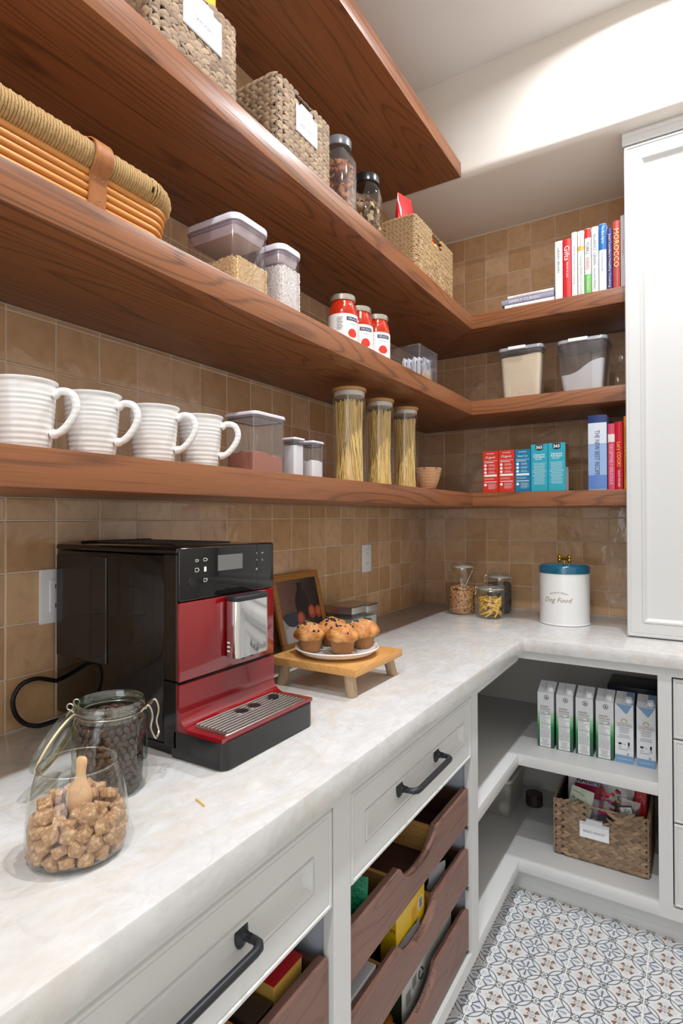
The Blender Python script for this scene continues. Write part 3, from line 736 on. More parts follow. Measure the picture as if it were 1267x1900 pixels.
pb = MB(); pb.tube([(0, 0, -.016), (0, .0008, 0), (0, 0, .016)], [.0034, .0034, .0034], 9, caps=False).tube([(0, 0, -.0155), (0, 0, .0155)], .0024, 9, caps=False)
pmesh = pb.mesh('penne', pm, True)
R = random.Random(11)
for i in range(125):
    a = R.random() * 2 * pi; lay = R.random()
    q = .041 if lay < .75 else sqrt(R.random()) * .038; zz = .012 + R.random() * .062 if lay < .75 else .072 + R.random() * .014 * (1 - q / .05)
    o = bpy.data.objects.new('penne', pmesh); C.objects.link(o)
    tang = Matrix.Rotation(a, 4, 'Z') @ Matrix.Rotation(R.uniform(-1.3, 1.3) if lay < .75 else R.uniform(0, pi), 4, 'X' if lay < .75 else 'Z')
    if lay >= .75: tang = tang @ Matrix.Rotation(pi / 2 + R.uniform(-.3, .3), 4, 'X')
    else: tang = Matrix.Rotation(a, 4, 'Z') @ Matrix.Rotation(R.choice((-1, 1)) * R.uniform(.5, 1.5), 4, 'X')
    o.matrix_local = Matrix.Translation((js[0] + q * cos(a), js[1] + q * sin(a), CT + zz + .004)) @ tang
    tag(o, 'yellow pasta tube in the short clip-top jar', 'pasta', 'pasta tubes in the short jar')

# ---- dog food canister
c = (.71, -.259); t = thing('pet_food_canister', 'white enamel dog food canister with a teal lid and bone knob', 'canister', (c[0], c[1], CT))
enam = plain('white_enamel', lin(238, 238, 236), .22, 0, .5, .3); teal = plain('teal_enamel', lin(10, 92, 120), .18, 0, .6, .5)
MB().lathe([(.093, .0006), (.0955, .002), (.0955, .005), (.094, .007), (.094, .200), (.092, .202)], (*c, CT), 56).obj('body', enam, t, True)
MB().lathe([(.0965, 0), (.0965, .018), (.0955, .024), (.091, .030), (.082, .033), (.0, .035)], (*c, CT + .2025), 56).obj('lid', teal, t, True, 60)
b = MB()
b.tube([(-.013, 0, 0), (.013, 0, 0)], .0045, 12)
for sx in (-1, 1):
    for sz in (-1, 1): blob(b, (sx * .0155, 0, sz * .0052), .0068, 0, (1, .8, 1), 0, 2)
b.xf(Matrix.Translation((c[0], c[1], CT + .256)) @ Matrix.Rotation(radians(-12), 4, 'Z') @ Matrix.Scale(1.25, 4))
b.lathe([(.004, 0), (.004, .012)], (*c, CT + .237), 10)
b.obj('bone_knob', plain('brass', lin(214, 178, 60), .22, 1), t, True, 60)
gold = plain('gold_ink', lin(150, 124, 84), .4)
def wraptext(parent, s, c, r, z, ang, width, mat, shear=0, arc=0, spacing=1, height=None):
    o = text(parent, s, (0, 0, 0), X_, -Y_, 1, mat, width=width, shear=shear, spacing=spacing, world=True)
    for v in o.data.vertices:
        x, zz = v.co.x, v.co.z; a = ang + x / r
        v.co = (c[0] + (r + .0004) * cos(a), c[1] + (r + .0004) * sin(a), z + zz + arc * (1 - (2 * x / width) ** 2) - arc)
    return o
ag = atan2(CY - c[1], CX - c[0]) - .26
wraptext(t, 'Dog Food', c, .094, CT + .098, ag, .108, gold, .35)
wraptext(t, 'ALWAYS FRESH', c, .094, CT + .129, ag + .03, .068, gold, 0, .006)

# ---- square canisters with metal lids against the wall
def canister(label, x0, y0, x1, y1, h):
    t = thing('square_canister', label, 'canister', ((x0 + x1) / 2, (y0 + y1) / 2, CT), group='square glass canisters with metal lids')
    cx_, cy_ = (x0 + x1) / 2, (y0 + y1) / 2
    MB().rrect([(.006, .0006), (0, .006), (0, h - .024), (.005, h - .018)], x1 - x0, y1 - y0, .010, (cx_, cy_, CT), cap1=False).obj('glass_body', glass_g, t, True)
    MB().rrect([(.009, .0026), (.0045, .007), (.0045, h * .62)], x1 - x0, y1 - y0, .010, (cx_, cy_, CT)).obj('contents', plain('grey_flour', lin(206, 200, 190), .8), t, True)
    MB().rrect([(0, h - .024), (0, h - .003), (.003, h)], x1 - x0 + .004, y1 - y0 + .004, .010, (cx_, cy_, CT)).obj('lid', steel, t, True)
canister('brushed-metal-lidded square glass canister nearest the muffins', .045, -1.000, .165, -.905, .116)
canister('square glass canister with metal lid, farther of the two by the wall', .045, -.900, .165, -.815, .110)
# ---- framed still life leaning on the wall
t = thing('framed_picture', 'small wood-framed still life of a dark vase and peaches leaning on the tiles', 'picture', (.06, -1.15, CT))
W_, H_ = .262, .242; lean = Matrix.Translation((.066, -1.264, CT + .0008)) @ Matrix.Rotation(radians(-13.5), 4, 'Y')
def fy(mb): return mb.xf(lean)
rail = .022
b = MB()
def mould(P0, P1, inn): pass
fr_cols = wood('mottled_horn_frame', 1, lin(196, 142, 72), lin(150, 92, 40), lin(110, 62, 26), .35, 1.2, .7)
for nm, a, q in (('top', (0, 0, H_ - rail), (.012, W_, H_)), ('bottom', (0, 0, 0), (.012, W_, rail)), ('l', (0, 0, rail), (.012, rail, H_ - rail)), ('r', (0, W_ - rail, rail), (.012, W_, H_ - rail))):
    fy(MB().bbox(a, q, .0015, 1)).obj('frame_rail', fr_cols, t, True)
bg = NT('painting_ground'); v = bg.coord(which='Generated'); g_ = bg.n('ShaderNodeSeparateXYZ'); bg.t.links.new(v, g_.inputs[0])
col = bg.mix(bg.ramp(bg.math('ADD', g_.outputs[1], bg.math('MULTIPLY', bg.noise(v, 3, 3), .3)), [(.2, (0, 0, 0)), (1.1, (1, 1, 1))]), lin(120, 86, 74), lin(44, 32, 30))
bg.bsdf(Base_Color=col, Roughness=.5)
cv = fy(MB().box((.002, rail, rail), (.007, W_ - rail, H_ - rail))).obj('canvas', bg.m, t)
def flat(name, pts, m, d): 
    b = MB(); b.add([(d, y, z) for y, z in pts] , [tuple(range(len(pts)))]); return fy(b).obj(name, m, cv)
U_ = lambda u: rail + u * (W_ - 2 * rail)
V_ = lambda u: rail + u * (H_ - 2 * rail)
flat('painted_cloth', [(U_(u), V_(v)) for u, v in ((.0, .0), (1, .0), (1, .12), (.75, .22), (.45, .36), (.2, .40), (0, .38))], plain('painted_cloth', lin(176, 168, 166), .5), .0073)
flat('painted_cloth', [(U_(u), V_(v)) for u, v in ((.05, .0), (.5, .0), (.4, .2), (.2, .28), (.06, .22))], plain('painted_cloth_light', lin(206, 202, 202), .5), .0076)
flat('painted_bowl', [(U_(.26 + .22 * cos(a)), V_(.44 + (.10 if sin(a) > 0 else .2) * sin(a) * (.35 if sin(a) > 0 else 1))) for a in [2 * pi * k / 24 for k in range(24)]], plain('painted_bowl', lin(58, 60, 78), .5), .0079)
vs = [(.06, 0), (.15, .12), (.17, .3), (.12, .43), (.06, .5), (.055, .58), (.09, .62)]
flat('painted_vase', [(U_(.56 - a), V_(.32 + b)) for a, b in vs] + [(U_(.56 + a), V_(.32 + b)) for a, b in vs[::-1]], plain('painted_vase', lin(38, 24, 26), .4), .0082)
peach = plain('painted_peach', lin(168, 74, 50), .5); peach2 = plain('painted_peach_light', lin(198, 108, 70), .5)
for k, (pu, pv, pr) in enumerate(((.46, .34, .10), (.76, .42, .095), (.93, .40, .09))):
    flat('painted_peach', [(U_(pu) + pr * .22 * cos(a), V_(pv) + pr * .24 * sin(a)) for a in [2 * pi * q / 24 for q in range(24)]], peach, .0085 + .0002 * k)
    flat('painted_peach', [(U_(pu - .012) + pr * .13 * cos(a), V_(pv + .015) + pr * .14 * sin(a)) for a in [2 * pi * q / 20 for q in range(20)]], peach2, .0091 + .0002 * k)

# ---- wooden riser board, plate, muffins
bx0, bx1, by0, by1, bz = .232, .487, -1.532, -1.283, .9655
t = thing('riser_board', 'square honey-coloured wooden riser board on four branch legs', 'board', (.36, -1.41, CT))
MB().bbox((bx0, by0, bz), (bx1, by1, bz + .0195), .003, 2).obj('board', acacia, t, True)
for px, py, tx, ty in ((bx1 - .030, by0 + .022, .004, .0), (bx1 - .030, by1 - .03, .003, .012), (bx0 + .030, by0 + .03, -.002, -.006), (bx0 + .030, by1 - .03, -.004, .006)):
    b = MB(); b.lathe([(.0135, 0), (.0145, .003), (.0142, .03), (.015, .052)], (0, 0, 0), 16); b.v = [(x + tx * (1 - z / .052) * 1.6, y + ty * (1 - z / .052) * 1.6, z) for x, y, z in b.v]; b.xf(Matrix.Translation((px, py, CT + .0004))); b.obj('leg', branch, t, True)
pc = (.366, -1.420, bz + .020)
pl = MB().lathe([(.0, 0), (.060, 0), (.063, .0015), (.088, .007), (.106, .0165), (.1085, .0195), (.1065, .0215), (.102, .019), (.099, .0116), (.094, .0064), (.0, .005)], pc, 64, cap0=False, cap1=False).obj('plate', white_gloss, None, True, 60)
tag(pl, 'round white plate carrying four muffins on the riser board', 'plate')
mt = NT('muffin_crust'); v = mt.coord(which='Object'); n_ = mt.noise(v, 26, 5, .65, .4)
geo = mt.n('ShaderNodeNewGeometry'); sg = mt.n('ShaderNodeSeparateXYZ'); mt.t.links.new(geo.outputs['Normal'], sg.inputs[0])
cc = mt.ramp(n_, [(.25, lin(128, 66, 26)), (.45, lin(188, 116, 54)), (.62, lin(226, 170, 100)), (.8, lin(240, 206, 150))])
mt.bsdf(Base_Color=cc, Roughness=.6, Normal=mt.bump(mt.noise(v, 60, 5, .7), .002, .8))
pt_ = plain('muffin_paper', lin(178, 126, 80), .7); bb = plain('blueberry', lin(34, 28, 52), .4); sug = plain('sugar_crystal', lin(240, 226, 196), .4)
CAP = 1.08
def muffin(c, s, seed, label):
    t = thing('muffin', label, 'muffin', c, group='blueberry muffins on the white plate')
    b = MB(); n = 72
    b.loops([[((r + (.0015 if j % 2 else -.0012) * k) * cos(2 * pi * j / n) * s, (r + (.0015 if j % 2 else -.0012) * k) * sin(2 * pi * j / n) * s, z * s) for j in range(n)] for r, z, k in ((.0225, .0005, .3), (.0235, .002, 1), (.0305, .036, 1))]); 
    b.obj('paper_cup', pt_, t, False, world=False)
    b = MB(); R = random.Random(seed); L = []
    for r, z in ((.028, .030), (.036, .034), (.0405, .041), (.0395, .048), (.034, .057), (.026, .064), (.015, .0695), (.005, .0715)):
        l = []
        for j in range(36):
            a = 2 * pi * j / 36; k = 1 + .16 * noise.noise(Vector((cos(a) * 1.6 + seed * 5, sin(a) * 1.6, z * 30))); kz = 1 + .10 * noise.noise(Vector((cos(a) * r * 60, sin(a) * r * 60, seed * 3)))
            l.append((r * CAP * k * cos(a) * s, r * CAP * k * sin(a) * s, z * kz * s))
        L.append(l)
    b.loops(L); top = b.obj('muffin_top', mt.m, t, True, 80, world=False)
    def on_top(a, q):
        pr_ = ((.0405, .041), (.0395, .048), (.034, .057), (.026, .064), (.015, .0695), (.005, .0715), (.0, .0715)); rr = .0402 * q
        for (r0, z0_), (r1, z1_) in zip(pr_, pr_[1:]):
            if r1 <= rr <= r0: zz = z1_ + (z0_ - z1_) * (rr - r1) / (r0 - r1)
        k = 1 + .16 * noise.noise(Vector((cos(a) * 1.6 + seed * 5, sin(a) * 1.6, zz * 30))); kz = 1 + .10 * noise.noise(Vector((cos(a) * rr * 60, sin(a) * rr * 60, seed * 3)))
        return (rr * CAP * k * cos(a) * s, rr * CAP * k * sin(a) * s, zz * kz * s)
    b = MB()
    ac = R.uniform(-2.6, -.6)
    for i in range(15):
        a = R.random() * 2 * pi; q = .25 + .7 * R.random()
        if i < 5: a = ac + R.uniform(-.5, .5); q = .32 + .22 * R.random()
        blob(b, on_top(a, q), R.uniform(.0022, .0050) * s, i + seed, (1, 1, .7), .6, 2)
    k_ = b.obj('blueberries', bb, t, True, 80, world=False); k_['kind'] = 'stuff'
    b = MB()
    for i in range((90, 25)[seed % 2]):
        a = ac + 1.2 + R.gauss(0, .9); q = .3 + .62 * R.random()
        blob(b, on_top(a, q), R.uniform(.0005, .0013) * s, i, (1, 1, 1), .5, 0)
    k_ = b.obj('sugar_crumbs', sug, t, False, world=False); k_['kind'] = 'stuff'
pz = pc[2] + .0066
muffin((.307, -1.455, pz), 1.0, 4, 'left blueberry muffin with a dark berry cluster on top')
muffin((.388, -1.428, pz), 1.03, 9, 'front blueberry muffin with a sugared crust')
muffin((.402, -1.347, pz), 1.0, 14, 'right blueberry muffin with a purple berry stain')
muffin((.318, -1.365, pz), 1.0, 21, 'rear blueberry muffin, mostly hidden behind the other three')

# ---- coffee bean jar with the lid hanging open
c = (.371, -2.096); r = .0535; t = thing('coffee_bean_jar', 'open clip-top jar of dark coffee beans in front of the coffee machine', 'jar', (*c, CT))
L = []; n = 48
def fac(r, k=.0035): return [((r + k * abs(cos(3 * a)) ** 6 * .6) * cos(a), (r + k * abs(cos(3 * a)) ** 6 * .6) * sin(a)) for a in [2 * pi * j / n for j in range(n)]]
Pz = [(r * .86, .0006, 0), (r * .97, .003, .002), (r, .010, .004), (r, .106, .004), (r * .97, .113, .002), (r * .90, .119, 0), (r * .90, .128, 0)]
MB().loops([[(c[0] + x, c[1] + y, CT + z) for x, y in fac(q, k)] for q, z, k in Pz], cap1=False).obj('glass_body', glass_g, t, True, 50)
MB().lathe([(r * .90, .122), (r * .97, .124), (r * .985, .131), (r * .97, .136), (r * .93, .1385), (r * .90, .136), (r * .885, .128), (r * .88, .112)], (*c, CT), 48, cap0=False, cap1=False).obj('glass_neck', thin_glass('thick_glass_rim', (.88, .94, .90), (.35, .45, .38), .12), t, True, 60)
b = MB(); b.tube([(c[0] + r * .93 * cos(q), c[1] + r * .93 * sin(q), CT + .1205) for q in [2 * pi * k / 36 for k in range(36)]], .0012, 6, closed=True)
ar = radians(32); wire_clip(b, c, r * .97, CT + .124, ar, 1.55)
al = ar + pi; o = Vector((c[0] + r * .97 * cos(al), c[1] + r * .97 * sin(al), CT + .124)); Rv = Vector((cos(al), sin(al), 0)); Tv = Vector((-sin(al), cos(al), 0))
for s in (-1, 1):
    b.tube([o + Tv * .011 * s + Rv * (.006 + .005 * cos(q)) + Z_ * (.006 + .005 * sin(q)) for q in [2 * pi * k / 12 for k in range(12)]], .0013, 6, closed=True)
    b.tube(smooth([o + Tv * .011 * s - Z_ * .003, o + Tv * .011 * s + Rv * .006 + Z_ * .0, o + Tv * .011 * s + Rv * .012 - Z_ * .010], 4), .0014, 6)
b.obj('wire_clip', wire, t, True)
# hanging lid, tilted outwards to the image left
hinge = o + Rv * .012 - Z_ * .006
ax = Tv; LM = Matrix.Translation(hinge) @ Matrix(((Rv.x, Tv.x, 0, 0), (Rv.y, Tv.y, 0, 0), (0, 0, 1, 0), (0, 0, 0, 1))) @ Matrix.Rotation(radians(62), 4, 'Y') @ Matrix.Translation((.052, 0, 0))
MB().lathe([(.0, .004), (.040, .004), (.046, .006), (.0505, .004), (.0515, .0), (.050, -.004), (.044, -.005), (.041, -.008), (.0, -.008)], (0, 0, 0), 48, cap0=False, cap1=False).xf(LM).obj('glass_lid', glass_g, t, True, 50)
MB().lathe([(.043, -.006), (.051, -.0055), (.051, -.0085), (.043, -.009)], (0, 0, 0), 48, cap0=False, cap1=False).xf(LM).obj('rubber_seal', plain('cream_seal', lin(232, 214, 178), .55), t, True)
# beans, each one its own
bm_ = plain('roast_bean', lin(68, 46, 37), .26, 0, .5)
b = MB(); L = []
for k in range(9):
    th = pi * k / 8; L.append([(.0066 * cos(th), .0049 * sin(th) * cos(a), .0036 * sin(th) * sin(a) - (.0012 * exp(-((cos(a)) / .22) ** 2) * sin(th) if sin(a) > 0 else 0)) for a in [2 * pi * j / 14 for j in range(14)]])
b.loops(L); bean = b.mesh('coffee_bean', bm_, True, 70)
R = random.Random(3)
for i in range(300):
    if i < 250:
        row, k_ = divmod(i, 25); a = 2 * pi * (k_ + .5 * (row % 2) + R.uniform(-.18, .18)) / 25
        q = r - .0080 + R.uniform(-.0008, .0006); zz = .0095 + .0100 * row + R.uniform(-.0012, .0012)
        m = Matrix.Rotation(a, 4, 'Z') @ Matrix.Rotation(pi / 2, 4, 'Y') @ Matrix.Rotation(R.random() * 6.3, 4, 'Z') @ Matrix.Rotation(R.uniform(-.45, .45), 4, 'X')
    else:
        a = R.random() * 2 * pi; q = sqrt(R.random()) * (r - .014); zz = .112 + .008 * (1 - q / r) + R.uniform(0, .002); m = Matrix.Rotation(R.random() * 6.3, 4, 'Z') @ Matrix.Rotation(R.uniform(-.6, .6), 4, 'X')
    ob = bpy.data.objects.new('coffee_bean', bean); C.objects.link(ob)
    ob.matrix_local = Matrix.Translation((c[0] + q * cos(a), c[1] + q * sin(a), CT + zz)) @ m
    tag(ob, 'dark roasted coffee bean in the open clip-top jar', 'coffee bean', 'coffee beans in the open jar')
b = MB(); b.lathe([(r - .016, .004), (r - .0160, .008), (r - .0160, .106)], (*c, CT), 32)
for i in range(420):
    a = R.random() * 2 * pi; blob(b, (c[0] + (r - .0165) * cos(a), c[1] + (r - .0165) * sin(a), CT + .008 + R.random() * .100), .0048, i, (1, .75, .6), .1, 1)
for i in range(90):
    a = R.random() * 2 * pi; q = sqrt(R.random()) * (r - .014); blob(b, (c[0] + q * cos(a), c[1] + q * sin(a), CT + .109), .005, i, (1, .75, .6), .1, 1)
tag(b.obj('coffee_beans', bm_, None, True, 70), 'packed mass of coffee beans filling the open jar', 'coffee beans', None, 'stuff')

# ---- sugar jar: open round glass with brown sugar cubes and a scoop
c = (.484, -2.226); t = tag(MB().lathe([(.0, .0006), (.040, .0006), (.050, .002), (.0575, .008), (.0605, .020), (.0605, .040), (.0575, .070), (.0525, .092), (.0475, .110), (.0468, .1125)], (*c, CT), 64, cap0=False, cap1=False).obj('sugar_jar', glass, None, True, 80), 'open rounded clear glass jar of brown sugar cubes, nearest on the worktop', 'jar')
MB().tube([(c[0] + .0470 * cos(q), c[1] + .0470 * sin(q), CT + .1125) for q in [2 * pi * k / 48 for k in range(48)]], .0011, 8, closed=True).obj('rim', thin_glass('glass_rim', (.9, .93, .91), (.55, .62, .57), .2), t, True)
MB().lathe([(.0, .002), (.042, .0022), (.052, .005), (.056, .011)], (*c, CT), 56, cap0=False, cap1=False).obj('thick_base', thin_glass('glass_base', (.90, .95, .92), (.5, .62, .56), .1), t, True)
sm = NT('demerara_sugar'); v = sm.coord(); n_ = sm.noise(v, 190, 4, .7); n2 = sm.noise(v, 30, 3)
sm.bsdf(Base_Color=sm.mix(n2, sm.ramp(n_, [(.34, lin(112, 74, 44)), (.5, lin(184, 140, 98)), (.62, lin(236, 208, 170))]), lin(184, 138, 94)), Roughness=.55, Normal=sm.bump(n_, .0016, 1))
cubes = []
for k in range(5):
    R = random.Random(k + 40); bm = bmesh.new(); bmesh.ops.create_cube(bm, size=.0175); bmesh.ops.bevel(bm, geom=bm.edges[:], offset=.0028, segments=2, profile=.5, affect='EDGES')
    bmesh.ops.subdivide_edges(bm, edges=[e for e in bm.edges if e.calc_length() > .006], cuts=2, use_grid_fill=True)
    for v_ in bm.verts: v_.co *= 1 + .14 * noise.noise(v_.co * 170 + Vector((k * 9, 0, 0))); v_.co.z *= (1, .8, 1, .7, .9)[k]; v_.co.x *= (1, 1.1, .9, 1, 1.05)[k]
    me = bpy.data.meshes.new('sugar_cube'); bm.to_mesh(me); bm.free(); me.materials.append(sm.m); me.shade_smooth(); cubes.append(me)
R = random.Random(17); pos = []
for lay, (rad, z) in enumerate(((.047, .014), (.049, .030), (.0475, .045), (.042, .059))):
    for ringr, cnt in ((rad, int(2 * pi * rad / .0185)), (rad - .0195, int(2 * pi * (rad - .0195) / .0185)), (.004, 1)):
        for k in range(cnt):
            if lay == 3 and R.random() < .42: continue
            a = 2 * pi * (k + .4 * lay + R.uniform(-.15, .15)) / cnt; pos.append((ringr * cos(a), ringr * sin(a), z + R.uniform(-.0015, .0015)))
for k, (x, y, z) in enumerate(pos):
    ob = bpy.data.objects.new('sugar_cube', cubes[k % 5]); C.objects.link(ob)
    ob.matrix_local = Matrix.Translation((c[0] + x, c[1] + y, CT + z)) @ Matrix.Rotation(R.uniform(0, 6.3), 4, 'Z') @ Matrix.Rotation(R.uniform(-.5, .5), 4, 'X') @ Matrix.Rotation(R.uniform(-.5, .5), 4, 'Y')
    tag(ob, 'rough brown sugar cube in the rounded glass jar', 'sugar cube', 'brown sugar cubes in the glass jar')
b = MB(); L = []
for w_, d_, z in ((.0145, .008, -.01), (.0185, .012, .0), (.020, .013, .010), (.017, .010, .020), (.010, .0065, .030), (.0075, .005, .038), (.0075, .0045, .046), (.0085, .0045, .052), (.0080, .0042, .058), (.005, .003, .0605)):
    L.append([(w_ * .85 * cos(a), d_ * .85 * sin(a), z) for a in [2 * pi * j / 20 for j in range(20)]])
b.loops(L).xf(Matrix.Translation((c[0] - .008, c[1] + .006, CT + .055)) @ Matrix.Rotation(radians(32), 4, 'Z') @ Matrix.Rotation(radians(4), 4, 'Y'))
tag(b.obj('wooden_scoop', spoonwood, None, True, 60), 'small turned wooden scoop standing in the sugar cubes', 'scoop')
tag(MB().tube([(.515, -2.055, CT + .0022), (.527, -2.058, CT + .0022), (.541, -2.063, CT + .0022)], .0011, 6).obj('pasta_strand', pm, None, True), 'broken yellow pasta strand lying loose on the worktop', 'pasta')

# ================================================================== woven baskets
def fibre(name, cols, rough=.65):
    t = NT(name); rr = t.n('ShaderNodeObjectInfo').outputs['Random']
    v = t.coord((1, 1, 1)); n = t.noise(t.coord((60, 900, 900)), 1, 2)
    c_ = t.ramp(rr, [(k / (len(cols) - 1), q) for k, q in enumerate(cols)])
    c_ = t.mix(t.math('MULTIPLY', t.ramp(n, [(.4, (0, 0, 0)), (.7, (1, 1, 1))]), .35), c_, lin(84, 62, 42))
    t.bsdf(Base_Color=c_, Roughness=rough, Normal=t.bump(n, .0008, .6)); return t.m
hya = fibre('water_hyacinth', [lin(146, 118, 92), lin(166, 140, 112), lin(128, 104, 84), lin(180, 152, 120), lin(112, 90, 70)])
hyb = fibre('seagrass', [lin(168, 134, 92), lin(186, 152, 108), lin(150, 118, 80), lin(196, 164, 120)])
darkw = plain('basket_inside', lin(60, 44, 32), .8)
def strand_mesh(l, w_, th, m, seed):
    b = MB(); L = []; R = random.Random(seed); n = 7
    for k in range(n):
        u = k / (n - 1); s = max(.16, sin(pi * u) ** .62); bow = (sin(pi * u)) * th * .6
        L.append([(l * (u - .5), w_ / 2 * s * cos(a) + R.uniform(-.0002, .0002), th * s * .5 * sin(a) + bow) for a in [2 * pi * (j + .5) / 6 for j in range(6)]])
    b.loops(L); return b.mesh('strand', m, True, 60)
def basket(name, label, x0, x1, ya, yb, z0, h, mat, pitch=.020, rowh=.022, facing='x', hole=None, group='woven baskets', limit=150):
    t = thing(name, label, 'basket', ((x0 + x1) / 2, (ya + yb) / 2, z0), group=group); th = .005
    b = MB()
    b.box((x0 + .004, ya + .004, z0 + .0008), (x1 - .004, yb - .004, z0 + .006))
    H = h - .004
    def wall(ax, p, q0, q1, side):
        segs = [(q0, q1, 0, H)]
        if hole and side == facing: 
            a0, a1, hz = hole; segs = [(q0, a0, 0, H), (a1, q1, 0, H), (a0, a1, 0, hz)]
        for s0, s1, za, zb in segs:
            if ax == 'x': b.box((p, s0, z0 + .006 + za), (p + th, s1, z0 + zb))
            else: b.box((s0, p, z0 + .006 + za), (s1, p + th, z0 + zb))
    wall('x', x1 - .004 - th, ya + .004, yb - .004, 'x'); wall('x', x0 + .004, ya + .004, yb - .004, 'o')
    wall('y', ya + .004, x0 + .009, x1 - .009, 'y'); wall('y', yb - .004 - th, x0 + .009, x1 - .009, 'o')
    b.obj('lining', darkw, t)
    ms = [strand_mesh(pitch * 2.25, rowh * .66, .0085, mat, s) for s in range(4)]; R = random.Random(int(x0 * 1e4) + int(abs(ya) * 1e3)); n = 0
    rest_ = MB()
    faces = [('x', x1 - .004, ya, yb), ('y', ya + .004, x0, x1)]
    if facing == 'y': faces = [faces[1], ('x', x1 - .004, ya, yb)]
    for ax, p, q0, q1 in faces:
        rows_ = max(2, round(h / rowh)); cols = max(2, round((q1 - q0) / pitch)); rh = h / rows_; pt2 = (q1 - q0) / cols
        for r_ in range(rows_):
            for c_ in range(cols):
                for sub in (0, 1):
                    q = q0 + pt2 * (c_ + .5 + (.5 if sub else 0) * .6) ; zz = z0 + .0060 + rh * (r_ + (.27 if sub else .75)) * .975
                    es = 1.0
                    if q > q1 - pt2 * 1.05: q = q1 - pt2 * .62; es = .62
                    elif q < q0 + pt2 * 1.05: q = q0 + pt2 * .62; es = .62
                    if hole and ax == facing and hole[0] < q < hole[1] and zz > z0 + hole[2]: continue
                    tilt = (-1 if sub else 1) * radians(27 + R.uniform(-5, 5)) * (.45 if r_ == 0 and sub else 1)
                    if ax == 'x': base = Matrix(((0, 0, 1, 0), (1, 0, 0, 0), (0, 1, 0, 0), (0, 0, 0, 1))); pos = (p + .0006, q, zz)
                    else: base = Matrix(((1, 0, 0, 0), (0, 0, -1, 0), (0, 1, 0, 0), (0, 0, 0, 1))); pos = (q, p - .0006, zz)
                    m = Matrix.Translation(pos) @ base @ Matrix.Rotation(tilt, 4, 'Z') @ Matrix.Rotation(R.uniform(-.25, .25), 4, 'X') @ Matrix.Diagonal((es * R.uniform(.95, 1.05), .75 + .25 * es, .8 + .2 * es, 1))
                    if n < 300:
                        o = bpy.data.objects.new('strand', ms[R.randrange(4)]); C.objects.link(o); o.parent = t; o.matrix_parent_inverse = WM[t.name].inverted(); o.matrix_basis = m; n += 1
                    else:
                        me = ms[0]; rest_.add([m @ v.co for v in me.vertices], [tuple(f.vertices) for f in me.polygons])
    if rest_.v: rest_.obj('weave', mat, t, True, 60)['kind'] = 'stuff'
    # rim and corner braids
    b = MB()
    def braid(p, q, r):
        p = Vector(p); q = Vector(q); L = (q - p).length; d = (q - p).normalized(); a = d.orthogonal().normalized(); c_ = d.cross(a); N = max(6, int(L / .004))
        for ph in (0, pi): b.tube([p + d * (L * k / N) + (a * cos(k * .55 + ph) + c_ * sin(k * .55 + ph)) * r * .45 for k in range(N + 1)], r * .68, 6)
    zt = z0 + h - .002
    if hole and facing == 'x': segs = [((x1 - .003, ya + .002, zt), (x1 - .003, yb - .002, zt))]
    else: segs = [((x1 - .003, ya + .002, zt), (x1 - .003, yb - .002, zt))]
    segs += [((x0 + .003, ya + .003, zt), (x1 - .003, ya + .003, zt)), ((x0 + .003, ya + .003, zt), (x0 + .003, yb - .003, zt)), ((x0 + .003, yb - .003, zt), (x1 - .003, yb - .003, zt))]
    segs += [((x1 - .003, ya + .003, z0 + .004), (x1 - .003, ya + .003, zt)), ((x1 - .003, yb - .003, z0 + .004), (x1 - .003, yb - .003, zt)), ((x0 + .003, ya + .003, z0 + .004), (x0 + .003, ya + .003, zt))]
    for p, q in segs: braid(p, q, .0038)
    b.obj('rim_braid', mat, t, True, 60)
    return t
def tagcard(parent, label, o, U, N, w_, h_, lines, clip=True, name='label_holder'):
    U = Vector(U); N = Vector(N); V = N.cross(U); o = Vector(o)
    b = MB(); 
    def slabx(c_, w2, h2, d0, d1, m=0):
        P = [c_ - U * w2 / 2 - V * h2 / 2, c_ + U * w2 / 2 - V * h2 / 2, c_ + U * w2 / 2 + V * h2 / 2, c_ - U * w2 / 2 + V * h2 / 2]
        b.loops([[p + N * d0 for p in P], [p + N * d1 for p in P]], m)
    slabx(o, w_, h_, 0, .002, 0); slabx(o - V * .004, w_ - .003, h_ - .012, .0021, .0028, 1)
    if clip: slabx(o + V * (h_ / 2 + .005), w_ * .55, .0098, -.006, .0018, 0)
    t = b.obj(name, [plain('acrylic_holder', lin(214, 218, 222), .15), plain('card_white', lin(244, 244, 246), .5)], parent)
    for k, s in enumerate(lines): text(t, s, o - V * (.004 + .011 * (k - (len(lines) - 1) / 2)) + N * .0029, U, N, .009, greyink, width=.0075 * len(s) * .78)
    return t
YP = Vector((0, 1, 0)); XP = Vector((1, 0, 0)); YM = Vector((0, -1, 0))
t = basket('woven_basket', 'large woven basket labelled CRACKERS on the upper shelf', .15, .352, -2.005, -1.785, SC_, .165, hya, hole=(-1.945, -1.865, .118))
tagcard(t, '', (.357, -1.885, SC_ + .108), YP, XP, .100, .066, ['CRACKERS'])
t = basket('woven_basket', 'woven basket labelled NUTS and DRIED FRUIT beside the pretzel jar', .15, .350, -1.648, -1.425, SC_, .176, hya, hole=(-1.575, -1.50, .125))
tagcard(t, '', (.355, -1.537, SC_ + .112), YP, XP, .088, .064, ['NUTS', 'DRIED FRUIT'])
basket('woven_basket', 'fine light woven basket holding red snack bags on the upper shelf', .215, .350, -.888, -.535, SC_, .196, hyb, .0155, .0180, hole=(-.745, -.655, .150), limit=300)
t = basket('woven_basket', 'dark woven basket labelled BREAD BASKET in the corner cabinet', .713, 1.018, -.508, -.255, .1256, .197, hya, .0245, .0235, 'y', hole=(.820, .905, .150))
tagcard(t, '', (.850, -.5135, .242), XP, YM, .095, .056, ['BREAD BASKET'])

